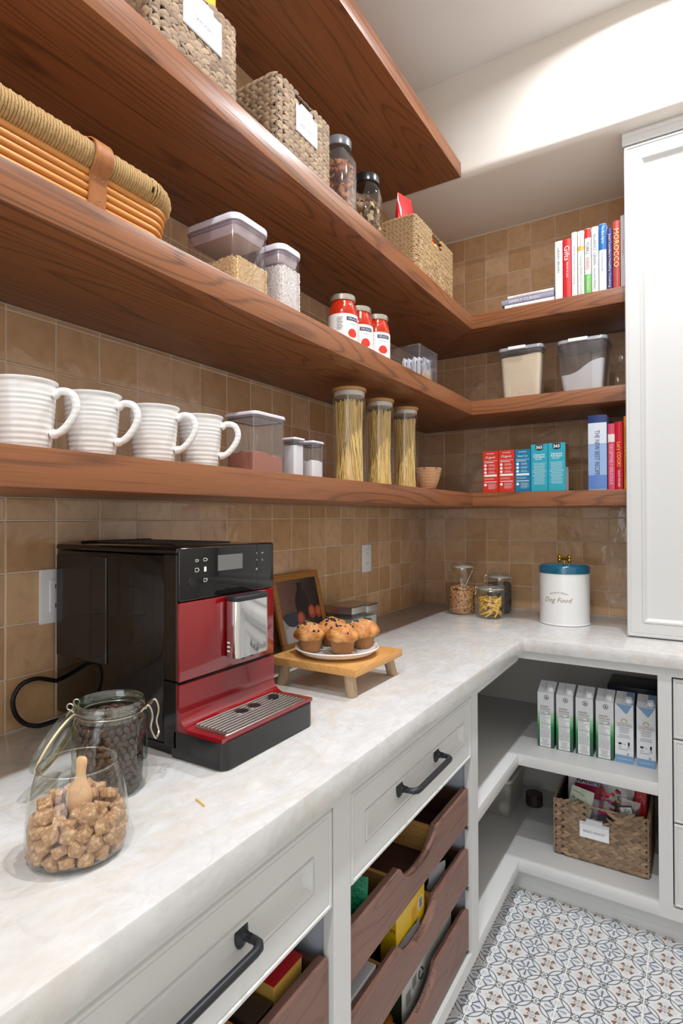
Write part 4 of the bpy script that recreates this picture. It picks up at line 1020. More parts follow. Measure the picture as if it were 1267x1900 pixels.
# long wicker tray with rope rim
t = thing('wicker_tray', 'long honey wicker tray basket with a rope-wrapped rim on the middle shelf', 'basket', (.2, -2.15, SB))
cane = wood('honey_cane', 1, lin(222, 156, 84), lin(204, 132, 62), lin(168, 98, 40), .35, 1.5, .4)
def rrpath(x0, x1, ya, yb, r, z, n=8):
    out = []
    for q, (cx_, cy_) in enumerate(((x1 - r, yb - r), (x0 + r, yb - r), (x0 + r, ya + r), (x1 - r, ya + r))):
        for k in range(n + 1):
            a = pi / 2 * (q + k / n); out.append((cx_ + r * cos(a), cy_ + r * sin(a), z))
    return out
for k in range(6):
    g = .0015 * k
    MB().tube(rrpath(.062 - g, .334 + g, -2.55, -1.952 + g, .045, SB + .0065 + .0118 * k), .0061, 8, closed=True).obj('cane_rod', cane, t, True, 60)
MB().rrect([(0, .0005), (0, .004)], .262, .585, .04, (.198, -2.25, SB)).obj('bottom', cane, t)
core = rrpath(.055, .337, -2.56, -1.944, .06, SB + .092, 14)
MB().tube(core, .0205, 10, closed=True).obj('rim_core', darkw, t, True, 60)
P = [Vector(p) for p in core] + [Vector(core[0])]; cum = [0]
for a, b2 in zip(P, P[1:]): cum.append(cum[-1] + (b2 - a).length)
def at(s):
    s %= cum[-1]; i = max(j for j in range(len(cum) - 1) if cum[j] <= s); u = (s - cum[i]) / max(cum[i + 1] - cum[i], 1e-6)
    return P[i].lerp(P[i + 1], u), (P[i + 1] - P[i]).normalized()
b = MB(); s = 0; hp = []; k = 0; turn = 14
start, end = cum[-1] * .0, cum[-1]
while s < end:
    p, d = at(s); sd = d.cross(Z_).normalized(); a = 2 * pi * k / turn
    wob = .0007 * sin(k * 2.1)
    hp.append(p + (sd * cos(a) + Z_ * sin(a)) * (.0226 + wob)); s += .0046 / turn; k += 1
b.tube(hp, .0023, 5); b.obj('rope_wrap', plain('seagrass_rope', lin(188, 152, 100), .75, bump=.0015, bscale=420), t, True, 70)
cs = [(.3405, .006), (.3440, .030), (.3460, .060)] + [(.3355 + .0285 * cos(a_), .092 + .0285 * sin(a_)) for a_ in [radians(-62 + 14 * q) for q in range(19)]]
L = []
for i_, (x_, z_) in enumerate(cs):
    n0 = cs[max(i_ - 1, 0)]; n1 = cs[min(i_ + 1, len(cs) - 1)]; tx, tz = n1[0] - n0[0], n1[1] - n0[1]; q_ = sqrt(tx * tx + tz * tz); nx, nz_ = tz / q_, -tx / q_
    L.append([(x_, -2.118, SB + z_), (x_ + nx * .0022, -2.117, SB + z_ + nz_ * .0022), (x_ + nx * .0022, -2.087, SB + z_ + nz_ * .0022), (x_, -2.086, SB + z_)])
MB().loops(L).obj('leather_strap', wood('strap_wood', 2, lin(176, 112, 60), lin(156, 94, 46), lin(120, 68, 32), .4, 1.5, .5), t, True)
b = MB()
for yy, zz in ((-2.108, .058), (-2.094, .058), (-2.102, .024)): b.tube([(.3475, yy - .002, SB + zz), (.3492, yy, SB + zz + .001), (.3475, yy + .002, SB + zz)], .0009, 5)
b.obj('staples', steel, t)['kind'] = 'stuff'

# ================================================================== lowest shelf, left run
def mug_parts():
    t = thing('mug', 'white ribbed stoneware mug', 'mug')
    P = [(.0, .0), (.033, .0), (.0355, .0015)]
    for k in range(0, 61):
        u = k / 60; r = .0365 + .0085 * (u ** .75) + (.00032 * sin(u * 2 * pi * 12 + 1.5 * sin(u * 9)) if .06 < u < .88 else 0)
        P.append((r, .003 + .100 * u))
    P += [(.0465, .105), (.0478, .1075), (.0475, .1092), (.0460, .1094), (.0445, .107), (.0425, .098), (.0345, .010), (.0, .008)]
    mm = NT('ribbed_glaze'); v = mm.coord((1, 1, 1)); sp = mm.n('ShaderNodeSeparateXYZ'); mm.t.links.new(v, sp.inputs[0])
    band = mm.math('MULTIPLY_ADD', mm.math('SINE', mm.math('MULTIPLY', sp.outputs[2], 753)), .5, .5)
    n_ = mm.noise(mm.coord((30, 30, 260)), 1, 3)
    mm.bsdf(Base_Color=mm.mix(mm.math('MULTIPLY', mm.math('MULTIPLY', band, n_), .75), lin(240, 239, 236), lin(188, 185, 182)), Roughness=.22, Coat_Weight=.4)
    MB().lathe(P, (0, 0, 0), 56, cap0=False, cap1=False).obj('body', mm.m, t, True, 60, world=False)
    hp = smooth([(.0435, 0, .088), (.056, 0, .0945), (.072, 0, .090), (.0785, 0, .072), (.072, 0, .052), (.056, 0, .033), (.0405, 0, .0275)], 6)
    MB().tube(hp, [.0062 if 3 < k < len(hp) - 4 else .0078 for k in range(len(hp))], 14, sx=.82).obj('handle', mm.m, t, True, 60, world=False)
    return t
mug0 = mug_parts()
ms = [(.28, -2.182, 'leftmost white ribbed mug, cut off by the left edge of the photo'), (.28, -2.066, 'second white ribbed mug from the left on the lowest shelf'),
      (.28, -1.935, 'third white ribbed mug from the left on the lowest shelf'), (.28, -1.816, 'white ribbed mug beside the clear cocoa container')]
for k, (x, y, lb) in enumerate(ms):
    rz = radians((34, 30, 31, 33)[k])
    if k == 0: mug0.matrix_local = Matrix.Translation((x, y, SA)) @ Matrix.Rotation(rz, 4, 'Z'); mug0['label'] = lb; mug0['group'] = 'white ribbed mugs on the lowest shelf'; WM[mug0.name] = mug0.matrix_local.copy()
    else: copy_tree(mug0, (x, y, SA), rz, lb, 'white ribbed mugs on the lowest shelf')
seal = plain('dark_seal', lin(70, 72, 82), .4)
def bin_(name, label, x0, x1, ya, yb, z0, h, lidm, lidh=.012, r=.012, body=None, taper=0, latch=None, group=None, sealm=None):
    t = thing(name, label, 'container', ((x0 + x1) / 2, (ya + yb) / 2, z0), group=group); w_, d_ = x1 - x0, yb - ya; c_ = ((x0 + x1) / 2, (ya + yb) / 2, z0)
    MB().rrect([(taper + .004, .0006), (taper, .004), (0, h - lidh - .001)], w_, d_, r, c_, cap1=False).obj('body', body or plasticc, t, True)
    MB().rrect([(.003, h - lidh - .008), (.003, h - lidh - .004)], w_, d_, r, c_, cap0=False, cap1=False).obj('seal', sealm or seal, t, True)
    MB().rrect([(-.0025, h - lidh), (-.003, h - .004), (-.001, h - .0008), (.002, h)], w_, d_, r, c_).obj('lid', lidm, t, True)
    if latch:
        for a, b2 in latch: MB().bbox(a, b2, .0015, 1).obj('latch', white_pl, t, True)
    return t
lidw = plain('white_lid', lin(226, 222, 232), .25)
bin_('cocoa_container', 'clear rectangular container of cocoa powder with a white lid', .236, .330, -1.700, -1.588, SA, .138, lidw, .008, body=plasticc)
cz = MB(); L = []
for zz, ins in ((.003, .004), (.040, .003)): pass
def fillbox(name, label, cat, x0, x1, ya, yb, z0, mat, zf, ins=.004, r=.01, taper=0, n=14, kind='stuff', stuff_bumps=0):
    """solid filling with an uneven top: zf(u, v) gives its height"""
    b = MB(); w_, d_ = x1 - x0, yb - ya; c_ = ((x0 + x1) / 2, (ya + yb) / 2)
    ring_ = []
    tmp = MB(); tmp.rrect([(0, 0)], w_ - 2 * ins, d_ - 2 * ins, r, (c_[0], c_[1], 0), cap0=False, cap1=False); ring_ = tmp.v
    tr = []
    m_ = len(ring_); dens = []
    for i in range(m_):
        p, q = Vector(ring_[i]), Vector(ring_[(i + 1) % m_]); k = max(1, int((q - p).length / .006))
        for j in range(k): dens.append(p.lerp(q, j / k))
    def hz(p): return zf((p.x - x0) / w_, (p.y - ya) / d_)
    cen = Vector((c_[0], c_[1], 0)); loops_ = [[Vector((cen.x + (p.x - cen.x) * (1 - taper * 2 / w_), cen.y + (p.y - cen.y) * (1 - taper * 2 / d_), z0 + .003)) for p in dens]]
    for s in (1, .85, .6, .3, .05): loops_.append([Vector((cen.x + (p.x - cen.x) * s, cen.y + (p.y - cen.y) * s, 0)) for p in dens])
    for l in loops_[1:]:
        for p in l: p.z = z0 + hz(p)
    b.loops([[tuple(p) for p in l] for l in loops_])
    o = b.obj(name, mat, None, True, 40); tag(o, label, cat, None, kind); return o
nz = lambda u, v, s, f=3: noise.noise(Vector((u * f + s, v * f, s)))
fillbox('cocoa_powder', 'reddish brown cocoa powder in the clear container', 'cocoa', .236, .330, -1.700, -1.588, SA, plain('cocoa', lin(168, 98, 72), .9, bump=.001, bscale=200), lambda u, v: .046 + .010 * nz(u, v, 2) + .006 * nz(u, v, 5, 9) - .006 * v)
bin_('small_canister', 'small square clear canister labelled SALT', .282, .322, -1.542, -1.500, SA, .098, lidw, .006, .006)
fillbox('salt', 'white salt in the small square canister', 'salt', .282, .322, -1.542, -1.500, SA, plain('salt_white', lin(240, 240, 242), .7), lambda u, v: .078 + .002 * nz(u, v, 1), .002, .005)
bin_('small_canister', 'small square clear canister labelled BAKING SODA', .277, .325, -1.468, -1.418, SA, .098, lidw, .006, .006)
fillbox('baking_soda', 'white baking soda half filling the small canister', 'baking soda', .277, .325, -1.468, -1.418, SA, plain('soda_white', lin(240, 240, 242), .7), lambda u, v: .046 + .006 * nz(u, v, 4), .002, .005)
text(C.objects['small_canister'], 'SALT', (.3224, -1.521, SA + .078), Y_, X_, .01, greyink, width=.020)
text(C.objects['small_canister.001'], 'BAKING', (.3254, -1.443, SA + .070), Y_, X_, .01, greyink, width=.036)
text(C.objects['cocoa_container'], 'COCOA', (.3306, -1.640, SA + .112), Y_, X_, .01, greyink, width=.030)
# spaghetti jars
spm = plain('spaghetti', lin(238, 202, 120), .45)
lb3 = ['tall glass spaghetti jar, nearest of the three under the middle shelf', 'tall glass spaghetti jar, middle of the three', 'tall glass spaghetti jar beside the little coiled bowl']
for k, (x, y, r, h) in enumerate(((.262, -1.182, .050, .290), (.262, -.984, .0462, .291), (.262, -.786, .0462, .296))):
    t = thing('spaghetti_jar', lb3[k], 'jar', (x, y, SA), group='tall spaghetti jars with bamboo lids')
    MB().lathe([(r - .006, .0006), (r - .001, .004), (r, .010), (r, h - .010)], (x, y, SA), 48, cap1=False).obj('glass_body', glass, t, True)
    MB().lathe([(r - .005, h - .024), (r - .0035, h - .022), (r - .0035, h - .012), (r - .005, h - .010)], (x, y, SA), 48).obj('seal', plain('clear_seal', lin(214, 206, 196), .4), t, True)
    MB().lathe([(r - .001, h - .0098), (r + .002, h - .009), (r + .002, h - .002), (r, h)], (x, y, SA), 48).obj('lid', bamboo, t, True)
    b = MB(); R = random.Random(k + 5); n = 150; tw = (.9, 1.0, .8)[k]
    for i in range(n):
        a = R.random() * 2 * pi; rb = (r - .007) * (R.random() ** .35); rt_ = (r - .007) * (R.random() ** .4)
        a2 = a + tw * (1 if R.random() < .5 else -1) * R.uniform(.5, 1.3) + (pi if R.random() < .12 else 0)
        p = Vector((x + rb * cos(a), y + rb * sin(a), SA + .005)); q = Vector((x + rt_ * cos(a2), y + rt_ * sin(a2), SA + .250 + R.uniform(-.006, .006)))
        mid = (p + q) / 2; mid.x = x + (mid.x - x) * 1.0; b.tube([p, mid, q], .00115, 4)
    b.lathe([(r * .62, .005), (r * .38, .12), (r * .62, .235)], (x, y, SA), 12)
    tag(b.obj('spaghetti', spm, None, False), 'sheaf of dry yellow spaghetti in the ' + ('nearest', 'middle', 'farthest')[k] + ' tall jar', 'spaghetti', 'spaghetti sheaves in the tall jars', 'stuff')
# coiled bowl
c = (.300, -.672); t = thing('coiled_bowl', 'small tan coiled-fibre bowl with dark stitches on the lowest shelf', 'bowl', (*c, SA))
b = MB(); cf = plain('coil_fibre', lin(206, 160, 118), .7, bump=.001, bscale=300); cd_ = plain('coil_dark', lin(96, 52, 62), .7)
for k in range(15):
    u = k / 14; rr = .026 + .0265 * u ** .62; b.lathe([(rr - .0025, .001 + .0055 * k), (rr, .0025 + .0055 * k), (rr + .0008, .004 + .0055 * k), (rr - .0003, .0062 + .0055 * k), (rr - .0035, .006 + .0055 * k)], (*c, SA), 44, cap0=(k == 0), cap1=False)
b.obj('coils', cf, t, True, 40)
b = MB()
for k in range(7):
    a = -2.3 + .9 * k; b.lathe([(.0, 0), (.0042, 0), (.0042, .0035), (.0, .0035)], (c[0] + .0512 * cos(a), c[1] + .0512 * sin(a), SA + .0785), 8)
b.obj('stitches', cd_, t)['kind'] = 'stuff'

# ================================================================== middle shelf, left run
def rice(name, label, cat, x0, x1, ya, yb, z0, h, cols, n, seed):
    mats = [plain(name + str(k), q, .55) for k, q in enumerate(cols)]
    b = MB(); R = random.Random(seed); w_, d_ = x1 - x0, yb - ya; c_ = ((x0 + x1) / 2, (ya + yb) / 2)
    b.rrect([(.0035, .003), (.0035, h)], w_, d_, .014, (*c_, z0))
    G = []
    for s in range(3):
        m_ = MB(); m_.tube([(-.0035, 0, 0), (-.0015, 0, 0), (.0015, 0, 0), (.0035, 0, 0)], [.0004, .001, .001, .0004], 5); G.append(m_)
    for i in range(n):
        q = R.random()
        if q < .45: p = (x1 - .0036, ya + .008 + R.random() * (d_ - .016), z0 + .003 + R.random() * h); ax = 'x'
        elif q < .75: p = (x0 + .008 + R.random() * (w_ - .016), ya + .0036, z0 + .003 + R.random() * h); ax = 'y'
        else: p = (x0 + .006 + R.random() * (w_ - .012), ya + .006 + R.random() * (d_ - .012), z0 + h + R.random() * .002); ax = 'z'
        m = Matrix.Translation(p) @ {'x': Matrix.Rotation(pi / 2, 4, 'Z') @ Matrix.Rotation(R.random() * 3.1, 4, 'Y'), 'y': Matrix.Rotation(R.random() * 3.1, 4, 'Y'), 'z': Matrix.Rotation(R.random() * 3.1, 4, 'Z') @ Matrix.Rotation(R.uniform(-.9, .9), 4, 'Y')}[ax]
        b.add([m @ Vector(v) for v in G[0].v], G[0].f, R.randrange(len(mats)))
    tag(b.obj(name, mats, None, False), label, cat, None, 'stuff')
pop = plain('lilac_white_lid', lin(226, 220, 232), .22)
lilac = thin_glass('lilac_tint_plastic', (.96, .95, .97), (.62, .58, .66), .05, .03, .02)
def pop_bin(label, x0, x1, ya, yb, h):
    t = bin_('rice_container', label, x0, x1, ya, yb, SB, h, pop, .015, .022, lilac, 0, None, 'white-lidded clear rice containers', plain('lilac_seal', lin(160, 146, 172), .35))
    c_ = ((x0 + x1) / 2, (ya + yb) / 2, SB)
    MB().rrect([(.012, h - .040), (.005, h - .026), (.004, h - .016)], x1 - x0, yb - ya, .02, c_).obj('lid_plug', plain('lilac_plug', lin(206, 188, 190), .35), t, True)
pop_bin('large white-lidded clear container part filled with brown rice', .185, .338, -1.772, -1.658, .166)
rice('brown_rice', 'brown rice grains in the larger white-lidded container', 'rice', .185, .338, -1.772, -1.658, SB, .070, [lin(222, 188, 132), lin(206, 168, 110), lin(232, 204, 154)], 5200, 1)
pop_bin('small white-lidded clear container filled with white rice', .250, .336, -1.612, -1.528, .166)
rice('white_rice', 'white rice grains in the smaller white-lidded container', 'rice', .250, .336, -1.612, -1.528, SB, .112, [lin(236, 230, 222), lin(222, 214, 206), lin(244, 240, 234)], 5200, 2)
# tomato sauce jars
sauce = plain('tomato_sauce_glass', lin(192, 48, 20), .12, 0, .5, .6, bump=.0012, bscale=60); labm = plain('paper_label', lin(238, 237, 234), .5)
cap_ = plain('pewter_cap', lin(196, 190, 176), .3, .7)
sl = ['tomato sauce jar with white label, nearest of three on the middle shelf', 'tomato sauce jar, middle one, partly hidden by the nearest jar', 'tomato sauce jar beside the clear acrylic bin']
for k, (x, y) in enumerate(((.285, -1.255), (.279, -1.150), (.291, -1.058))):
    t = thing('sauce_jar', sl[k], 'jar', (x, y, SB), group='tomato sauce jars'); r = .0425
    MB().lathe([(r * .9, .0006), (r, .006), (r, .098), (r * .985, .112), (r * .90, .128), (r * .80, .138), (r * .78, .146)], (x, y, SB), 40).obj('glass_body', sauce, t, True, 50)
    MB().lathe([(r * .84, .1435), (r * .86, .145), (r * .86, .158), (r * .82, .160), (.0, .1595)], (x, y, SB), 40).obj('lid', cap_, t, True)
    MB().lathe([(r + .0006, .020), (r + .0006, .100)], (x, y, SB), 40, cap0=False, cap1=False).obj('paper_label', labm, t, True)
    an = atan2(CY - y, CX - x) + (.75, .55, .55)[k]; cc_ = (x, y)
    b = MB(); L = [[(cc_[0] + (r + .0009) * cos(an + q), cc_[1] + (r + .0009) * sin(an + q), SB + z_) for q in [-.5 + k2 / 8 for k2 in range(9)]] for z_ in (.0805, .0915)]; b.loops(L, 0, False, False, False); b.obj('name_band', plain('navy_ink', lin(40, 44, 74), .5), t)
    wraptext(t, 'DELALLO', cc_, r + .001, SB + .086, an, .034, labm)
    wraptext(t, 'Pomodoro', cc_, r + .001, SB + .072, an, .022, greyink, .3)
    b = MB(); qs = [-.40 + .1 * k2 for k2 in range(8)]; hs = [sqrt(max(0, 1 - ((q + .05) / .36) ** 2)) for q in qs]
    b.loops([[(cc_[0] + (r + .0012) * cos(an + q), cc_[1] + (r + .0012) * sin(an + q), SB + .044 + sg_ * h_) for q, h_ in zip(qs, hs)] for sg_ in (-.011, .014)], 0, False, False, False)
    b.obj('tomato_print', plain('tomato_red', lin(214, 48, 30), .5), t)
    b = MB()
    for k2 in range(9):
        a2 = an - .95; ww = .20 - .05 * (k2 % 3); zz = SB + .088 - .0042 * k2
        b.loops([[(cc_[0] + (r + .0010) * cos(a2 + q), cc_[1] + (r + .0010) * sin(a2 + q), zz + dz) for q in (-.22, -.08, .06, ww)] for dz in (0, .0014)], 0, False, False, False)
    b.obj('grey_print', greyink, t)
# acrylic bin with snack bars
x0, x1, ya, yb, h = .175, .345, -.842, -.677, .123
t = thing('acrylic_bin', 'clear open acrylic bin holding white and yellow snack bars', 'bin', (.26, -.76, SB))
MB().rrect([(.001, .0006), (0, .002), (0, h - .002), (-.0015, h), (.002, h), (.0025, .004)], x1 - x0, yb - ya, .006, ((x0 + x1) / 2, (ya + yb) / 2, SB), cap1=False).obj('bin_body', plasticc, t, True)
MB().tube(rrpath(x0 - .0005, x1 + .0005, ya - .0005, yb + .0005, .006, SB + h, 4), .0013, 6, closed=True).obj('rim', thin_glass('acrylic_edge', (.8, .8, .82), (.5, .5, .52), .2), t, True)
yel = plain('yellow_wrap', lin(240, 178, 40), .35)
for k in range(6):
    x = .262 + .0135 * k; 
    b = MB(); y_ = -.80 + .01 * (k % 3)
    L = []
    for zz, d_, th_ in ((.002, .052, .002), (.012, .058, .008), (.080, .058, .009), (.092, .054, .002)): L.append([(x - th_ / 2 + .1 * 0, y_ - d_ / 2 + .03, SB + .003 + zz), (x + th_ / 2, y_ - d_ / 2 + .03, SB + .003 + zz), (x + th_ / 2, y_ + d_ / 2 + .03, SB + .003 + zz), (x - th_ / 2, y_ + d_ / 2 + .03, SB + .003 + zz)])
    b.loops(L); o = b.obj('snack_bar', plain('white_wrapper', lin(232, 234, 240), .25), None, True, 30)
    tag(o, 'white wrapped snack bar with yellow foot in the acrylic bin', 'snack bar', 'snack bars in the acrylic bin')
    q = MB(); q.add([(x + .0052, y_ + .001 + .0145 * j, SB + .006) for j in range(5)] + [(x + .0052, y_ + .001 + .0145 * j, SB + (.034, .046, .030, .042, .028)[j]) for j in range(5)], [(j, j + 1, j + 6, j + 5) for j in range(4)]); q.obj('yellow_print', yel, o)
    q = MB(); patch(q, (x + .0050, y_ + .018, SB + .078), Y_, X_, .012, .010); finelines(q, (x + .005, y_ + .040, SB + .080), Y_, X_, .028, 5, .006, .0016, 0, k); q.obj('blue_print', plain('blue_print', lin(44, 92, 160), .4), o)

# ================================================================== upper shelf, left run: snack jars and bags
def bits(name, label, cat, c, r, z0, h, mat, n, size, seed, group):
    ms = []
    for s in range(4):
        b = MB()
        if name == 'pretzel_piece': blob(b, (0, 0, 0), 1, s + 2, (1, .8, .7), .9, 2)
        else:
            L = []
            for k in range(9):
                a = k * .42 + s; L.append([(cos(a) * .8, sin(a) * .8 + .1 * s, -.7), (cos(a) * .95, sin(a) * .95 + .1 * s, -.1), (cos(a) * .7, sin(a) * .75 + .1 * s, .7)])
            b.loops(L, 0, False, False, False)
            b.loops([[(p[0] * .86, p[1] * .86, p[2]) for p in l] for l in L], 0, False, False, False)
        ms.append(b.mesh(name, mat, True, 60))
    R = random.Random(seed)
    for i in range(n):
        a = R.random() * 2 * pi; q = (r - size * .9) if R.random() < .8 else R.random() * (r - size); zz = z0 + size + R.random() * (h - size)
        o = bpy.data.objects.new(name, ms[i % 4]); C.objects.link(o)
        o.matrix_local = Matrix.Translation((c[0] + q * cos(a), c[1] + q * sin(a), zz)) @ Matrix.Rotation(R.random() * 6, 4, 'Z') @ Matrix.Rotation(R.random() * 6, 4, 'X') @ Matrix.Scale(size * R.uniform(.8, 1.2), 4)
        tag(o, label, cat, group)
def snackjar(label, c, r, h, lidm, sq=0):
    t = thing('snack_jar', label, 'jar', (*c, SC_), group='clear snack jars on the upper shelf')
    if sq:
        MB().rrect([(.004, .0006), (0, .006), (0, h - .062), (.004, h - .052), (.010, h - .040)], 2 * r, 2 * r, .022, (*c, SC_), cap1=False).obj('body', plasticc, t, True)
    else:
        MB().lathe([(r * .9, .0006), (r, .008), (r, h - .070), (r * .95, h - .050), (r * .80, h - .034), (r * .76, h - .020)], (*c, SC_), 44, cap1=False).obj('body', glass, t, True, 60)
    MB().lathe([(r * .82, h - .026), (r * .86, h - .024), (r * .86, h - .003), (r * .82, h), (.0, h - .001)], (*c, SC_), 44).obj('lid', lidm, t, True)
snackjar('square-shouldered clear jar of orange pretzel pieces with grey lid', (.298, -1.300), .044, .228, plain('grey_lid', lin(104, 104, 108), .3), 1)
bits('pretzel_piece', 'orange-brown seasoned pretzel piece in the square-shouldered jar', 'pretzel', (.298, -1.300), .044, SC_ + .004, .150, plain('pretzel', lin(212, 130, 70), .55, bump=.002, bscale=120), 95, .0125, 4, 'pretzel pieces in the snack jar')
snackjar('round clear jar of pale dried mushrooms with black lid', (.292, -1.125), .0485, .214, plain('black_lid', lin(24, 24, 26), .25))
bits('dried_mushroom', 'curled pale brown dried mushroom slice in the black-lidded jar', 'mushroom', (.292, -1.125), .0485, SC_ + .004, .135, plain('mushroom', lin(196, 168, 130), .7, bump=.001, bscale=200), 95, .0125, 6, 'dried mushroom slices in the snack jar')
def pouch(name, label, c, w_, h_, d_, mat, rz=0, ry=0, rx=0, seed=1, cat='bag', top=.75, group=None, crimp=.8):
    b = MB(); L = []; n = 20; mz = 12
    for k in range(mz + 1):
        u = k / mz; th = d_ * (sin(pi * min(1, u * 1.02 + .02)) ** .6) * (1 if u < .8 else 1 - (u - .8) * 3.5) + .0006; ww = w_ * (1 - (1 - top) * u ** 2)
        L.append([(ww / 2 * cos(a) * (abs(cos(a)) ** -.25 if abs(cos(a)) > .05 else 1), max(th, .0006) / 2 * sin(a) * (1 + .3 * noise.noise(Vector((cos(a) * 2, u * 5, seed)))) + .006 * crimp * noise.noise(Vector((cos(a) * 3, u * 7, seed + 4))), h_ * u) for a in [2 * pi * j / n for j in range(n)]])
    b.loops(L).xf(Matrix.Translation(c) @ Matrix.Rotation(rz, 4, 'Z') @ Matrix.Rotation(ry, 4, 'Y') @ Matrix.Rotation(rx, 4, 'X'))
    return tag(b.obj(name, mat, None, True, 70), label, cat, group)
foilred = plain('red_foil', lin(200, 20, 30), .22, .25, .6)
pouch('snack_bag', 'glossy red snack bag sticking up out of the fine woven basket', (.283, -.790, SC_ + .03), .160, .282, .045, foilred, radians(82), radians(-6), 0, 3, top=.55)
pouch('snack_bag', 'red snack bag lying forward in the fine woven basket', (.285, -.665, SC_ + .03), .13, .222, .035, foilred, radians(80), radians(8), 0, 7, top=.6)
pouch('snack_bag', 'blue snack bag corner beside the tall red bag', (.245, -.830, SC_ + .02), .07, .205, .03, plain('blue_foil', lin(40, 110, 190), .3, .2), radians(80), 0, 0, 5, top=.8)
pouch('snack_bag', 'yellow snack bag in the fine woven basket', (.300, -.640, SC_ + .02), .07, .205, .03, plain('yellow_foil', lin(232, 206, 40), .3, .2), radians(85), radians(6), 0, 9, top=.7)
pouch('snack_bag', 'orange snack bag at the far end of the fine woven basket', (.300, -.585, SC_ + .02), .06, .208, .03, plain('orange_foil', lin(238, 150, 40), .3, .2), radians(85), radians(6), 0, 11, top=.6)
# carton behind the cracker label
t = thing('cracker_box', 'white and yellow cracker box standing in the CRACKERS basket', 'box', (.30, -1.88, SC_ + .01))
MB().bbox((.27, -1.96, SC_ + .0072), (.33, -1.822, SC_ + .235), .001, 1).obj('carton', plain('white_carton', lin(232, 232, 230), .4), t)
b = MB(); patch(b, (.3302, -1.838, SC_ + .18), Y_, X_, .030, .10); b.obj('yellow_print', yel, t)
text(t, 'thin', (.3304, -1.900, SC_ + .205), Y_, X_, .03, plain('blue_letter', lin(30, 80, 150), .4), width=.07)

# ================================================================== back wall shelves
def boxp(name, label, x0, x1, yf, yb, z0, h, mat, cat='box', group=None):
    t = thing(name, label, cat, ((x0 + x1) / 2, (yf + yb) / 2, z0), group=group)
    MB().bbox((x0, yf, z0 + .0005), (x1, yb, z0 + h), .0008, 1).obj('carton', mat, t)
    return t
redc, bluec, tealc = plain('red_carton', lin(206, 52, 34), .35), plain('blue_carton', lin(0, 118, 160), .35), plain('teal_carton', lin(34, 162, 184), .35)
yf = -.356
def oat(label, x0, x1, h, mat, word, brand):
    t = boxp('oatmeal_box', label, x0, x1, yf, -.215, SA, h, mat, group='oatmeal boxes on the lowest shelf'); xm = (x0 + x1) / 2; w_ = x1 - x0
    text(t, brand, (xm, yf, SA + h - .010), X_, -Y_, .01, whiteink, width=w_ * .5)
    text(t, word, (xm, yf, SA + h - .026), X_, -Y_, .01, whiteink, width=w_ * .66, shear=.15)
    q = MB(); o = lambda dx, z: (xm + dx, yf, SA + z)
    patch(q, o(0, h - .040), X_, -Y_, w_ * .85, .0012); finelines(q, o(.0, h - .046), X_, -Y_, w_ * .8, 1, .01, .0022)
    for k in range(3):
        z = h - .058 - .0145 * k
        q.add([(xm - w_ * .33 + .0055 * cos(a), yf - .0004, SA + z + .0055 * sin(a)) for a in [2 * pi * j / 14 for j in range(14)]], [tuple(range(14))])
        finelines(q, o(.008, z + .003), X_, -Y_, w_ * .5, 3, .003, .0007, 0, k)
    patch(q, o(0, h - .100), X_, -Y_, w_ * .82, .008); finelines(q, o(0, h - .112), X_, -Y_, w_ * .8, 2, .004, .0008)
    patch(q, o(0, h - .126), X_, -Y_, w_ * .8, .0025); q.add([(xm - w_ * .33 + .0055 * cos(a), yf - .0004, SA + h - .138 + .0055 * sin(a)) for a in [2 * pi * j / 14 for j in range(14)]], [tuple(range(14))]); finelines(q, o(.008, h - .134), X_, -Y_, w_ * .55, 7, .0034, .0007, 0, 9)
    q.obj('white_print', whiteink, t)
oat('red oatmeal box labelled Organic, leftmost of the five boxes', .4115, .4745, .170, redc, 'Organic', 'McCANN\'S')
oat('red oatmeal box labelled Organic, touching the blue box', .4770, .5405, .171, redc, 'Organic', 'McCANN\'S')
oat('deep blue oatmeal box labelled Steel Cut', .5430, .6035, .170, bluec, 'Steel Cut', 'McCANN\'S')
def mix(label, x0, x1, h):
    t = boxp('baking_mix_box', label, x0, x1, yf, -.29, SA, h, tealc, group='teal baking mix boxes'); xm = (x0 + x1) / 2; w_ = x1 - x0
    q = MB(); q.add([(xm - .0145, yf - .0004, SA + h - .001), (xm - .0145, yf - .0004, SA + h - .021), (xm, yf - .0004, SA + h - .026), (xm + .0145, yf - .0004, SA + h - .021), (xm + .0145, yf - .0004, SA + h - .001)], [(0, 1, 2, 3, 4)]); q.obj('black_badge', blackink, t)
    text(t, '365', (xm, yf - .0006, SA + h - .012), X_, -Y_, .01, whiteink, width=.024, bold=.02)
    text(t, 'Cinnamon', (xm, yf, SA + h - .041), X_, -Y_, .01, whiteink, width=w_ * .66, bold=.015); text(t, 'Pull-Apart', (xm, yf, SA + h - .051), X_, -Y_, .01, whiteink, width=w_ * .66, bold=.015)
    q = MB(); finelines(q, (xm, yf, SA + h - .059), X_, -Y_, w_ * .55, 1, .01, .0018); finelines(q, (xm, yf, SA + h - .075), X_, -Y_, w_ * .8, 15, .0058, .0012, 0, 3, .3, True); q.obj('white_print', whiteink, t)
    return t
mix('teal Cinnamon Pull-Apart mix box next to the blue box', .6055, .6690, .186)
t = mix('teal Cinnamon Pull-Apart mix box, rightmost of the five boxes', .6705, .7340, .187)
q = MB(); patch(q, (.7342, -.323, SA + .14), Y_, X_, .062, .085); q.obj('bread_photo_print', plain('bread_print', lin(150, 88, 50), .5), t)
q = MB(); patch(q, (.7342, -.323, SA + .048), Y_, X_, .062, .09); q.obj('pale_print', plain('pale_print', lin(206, 216, 220), .5), t)
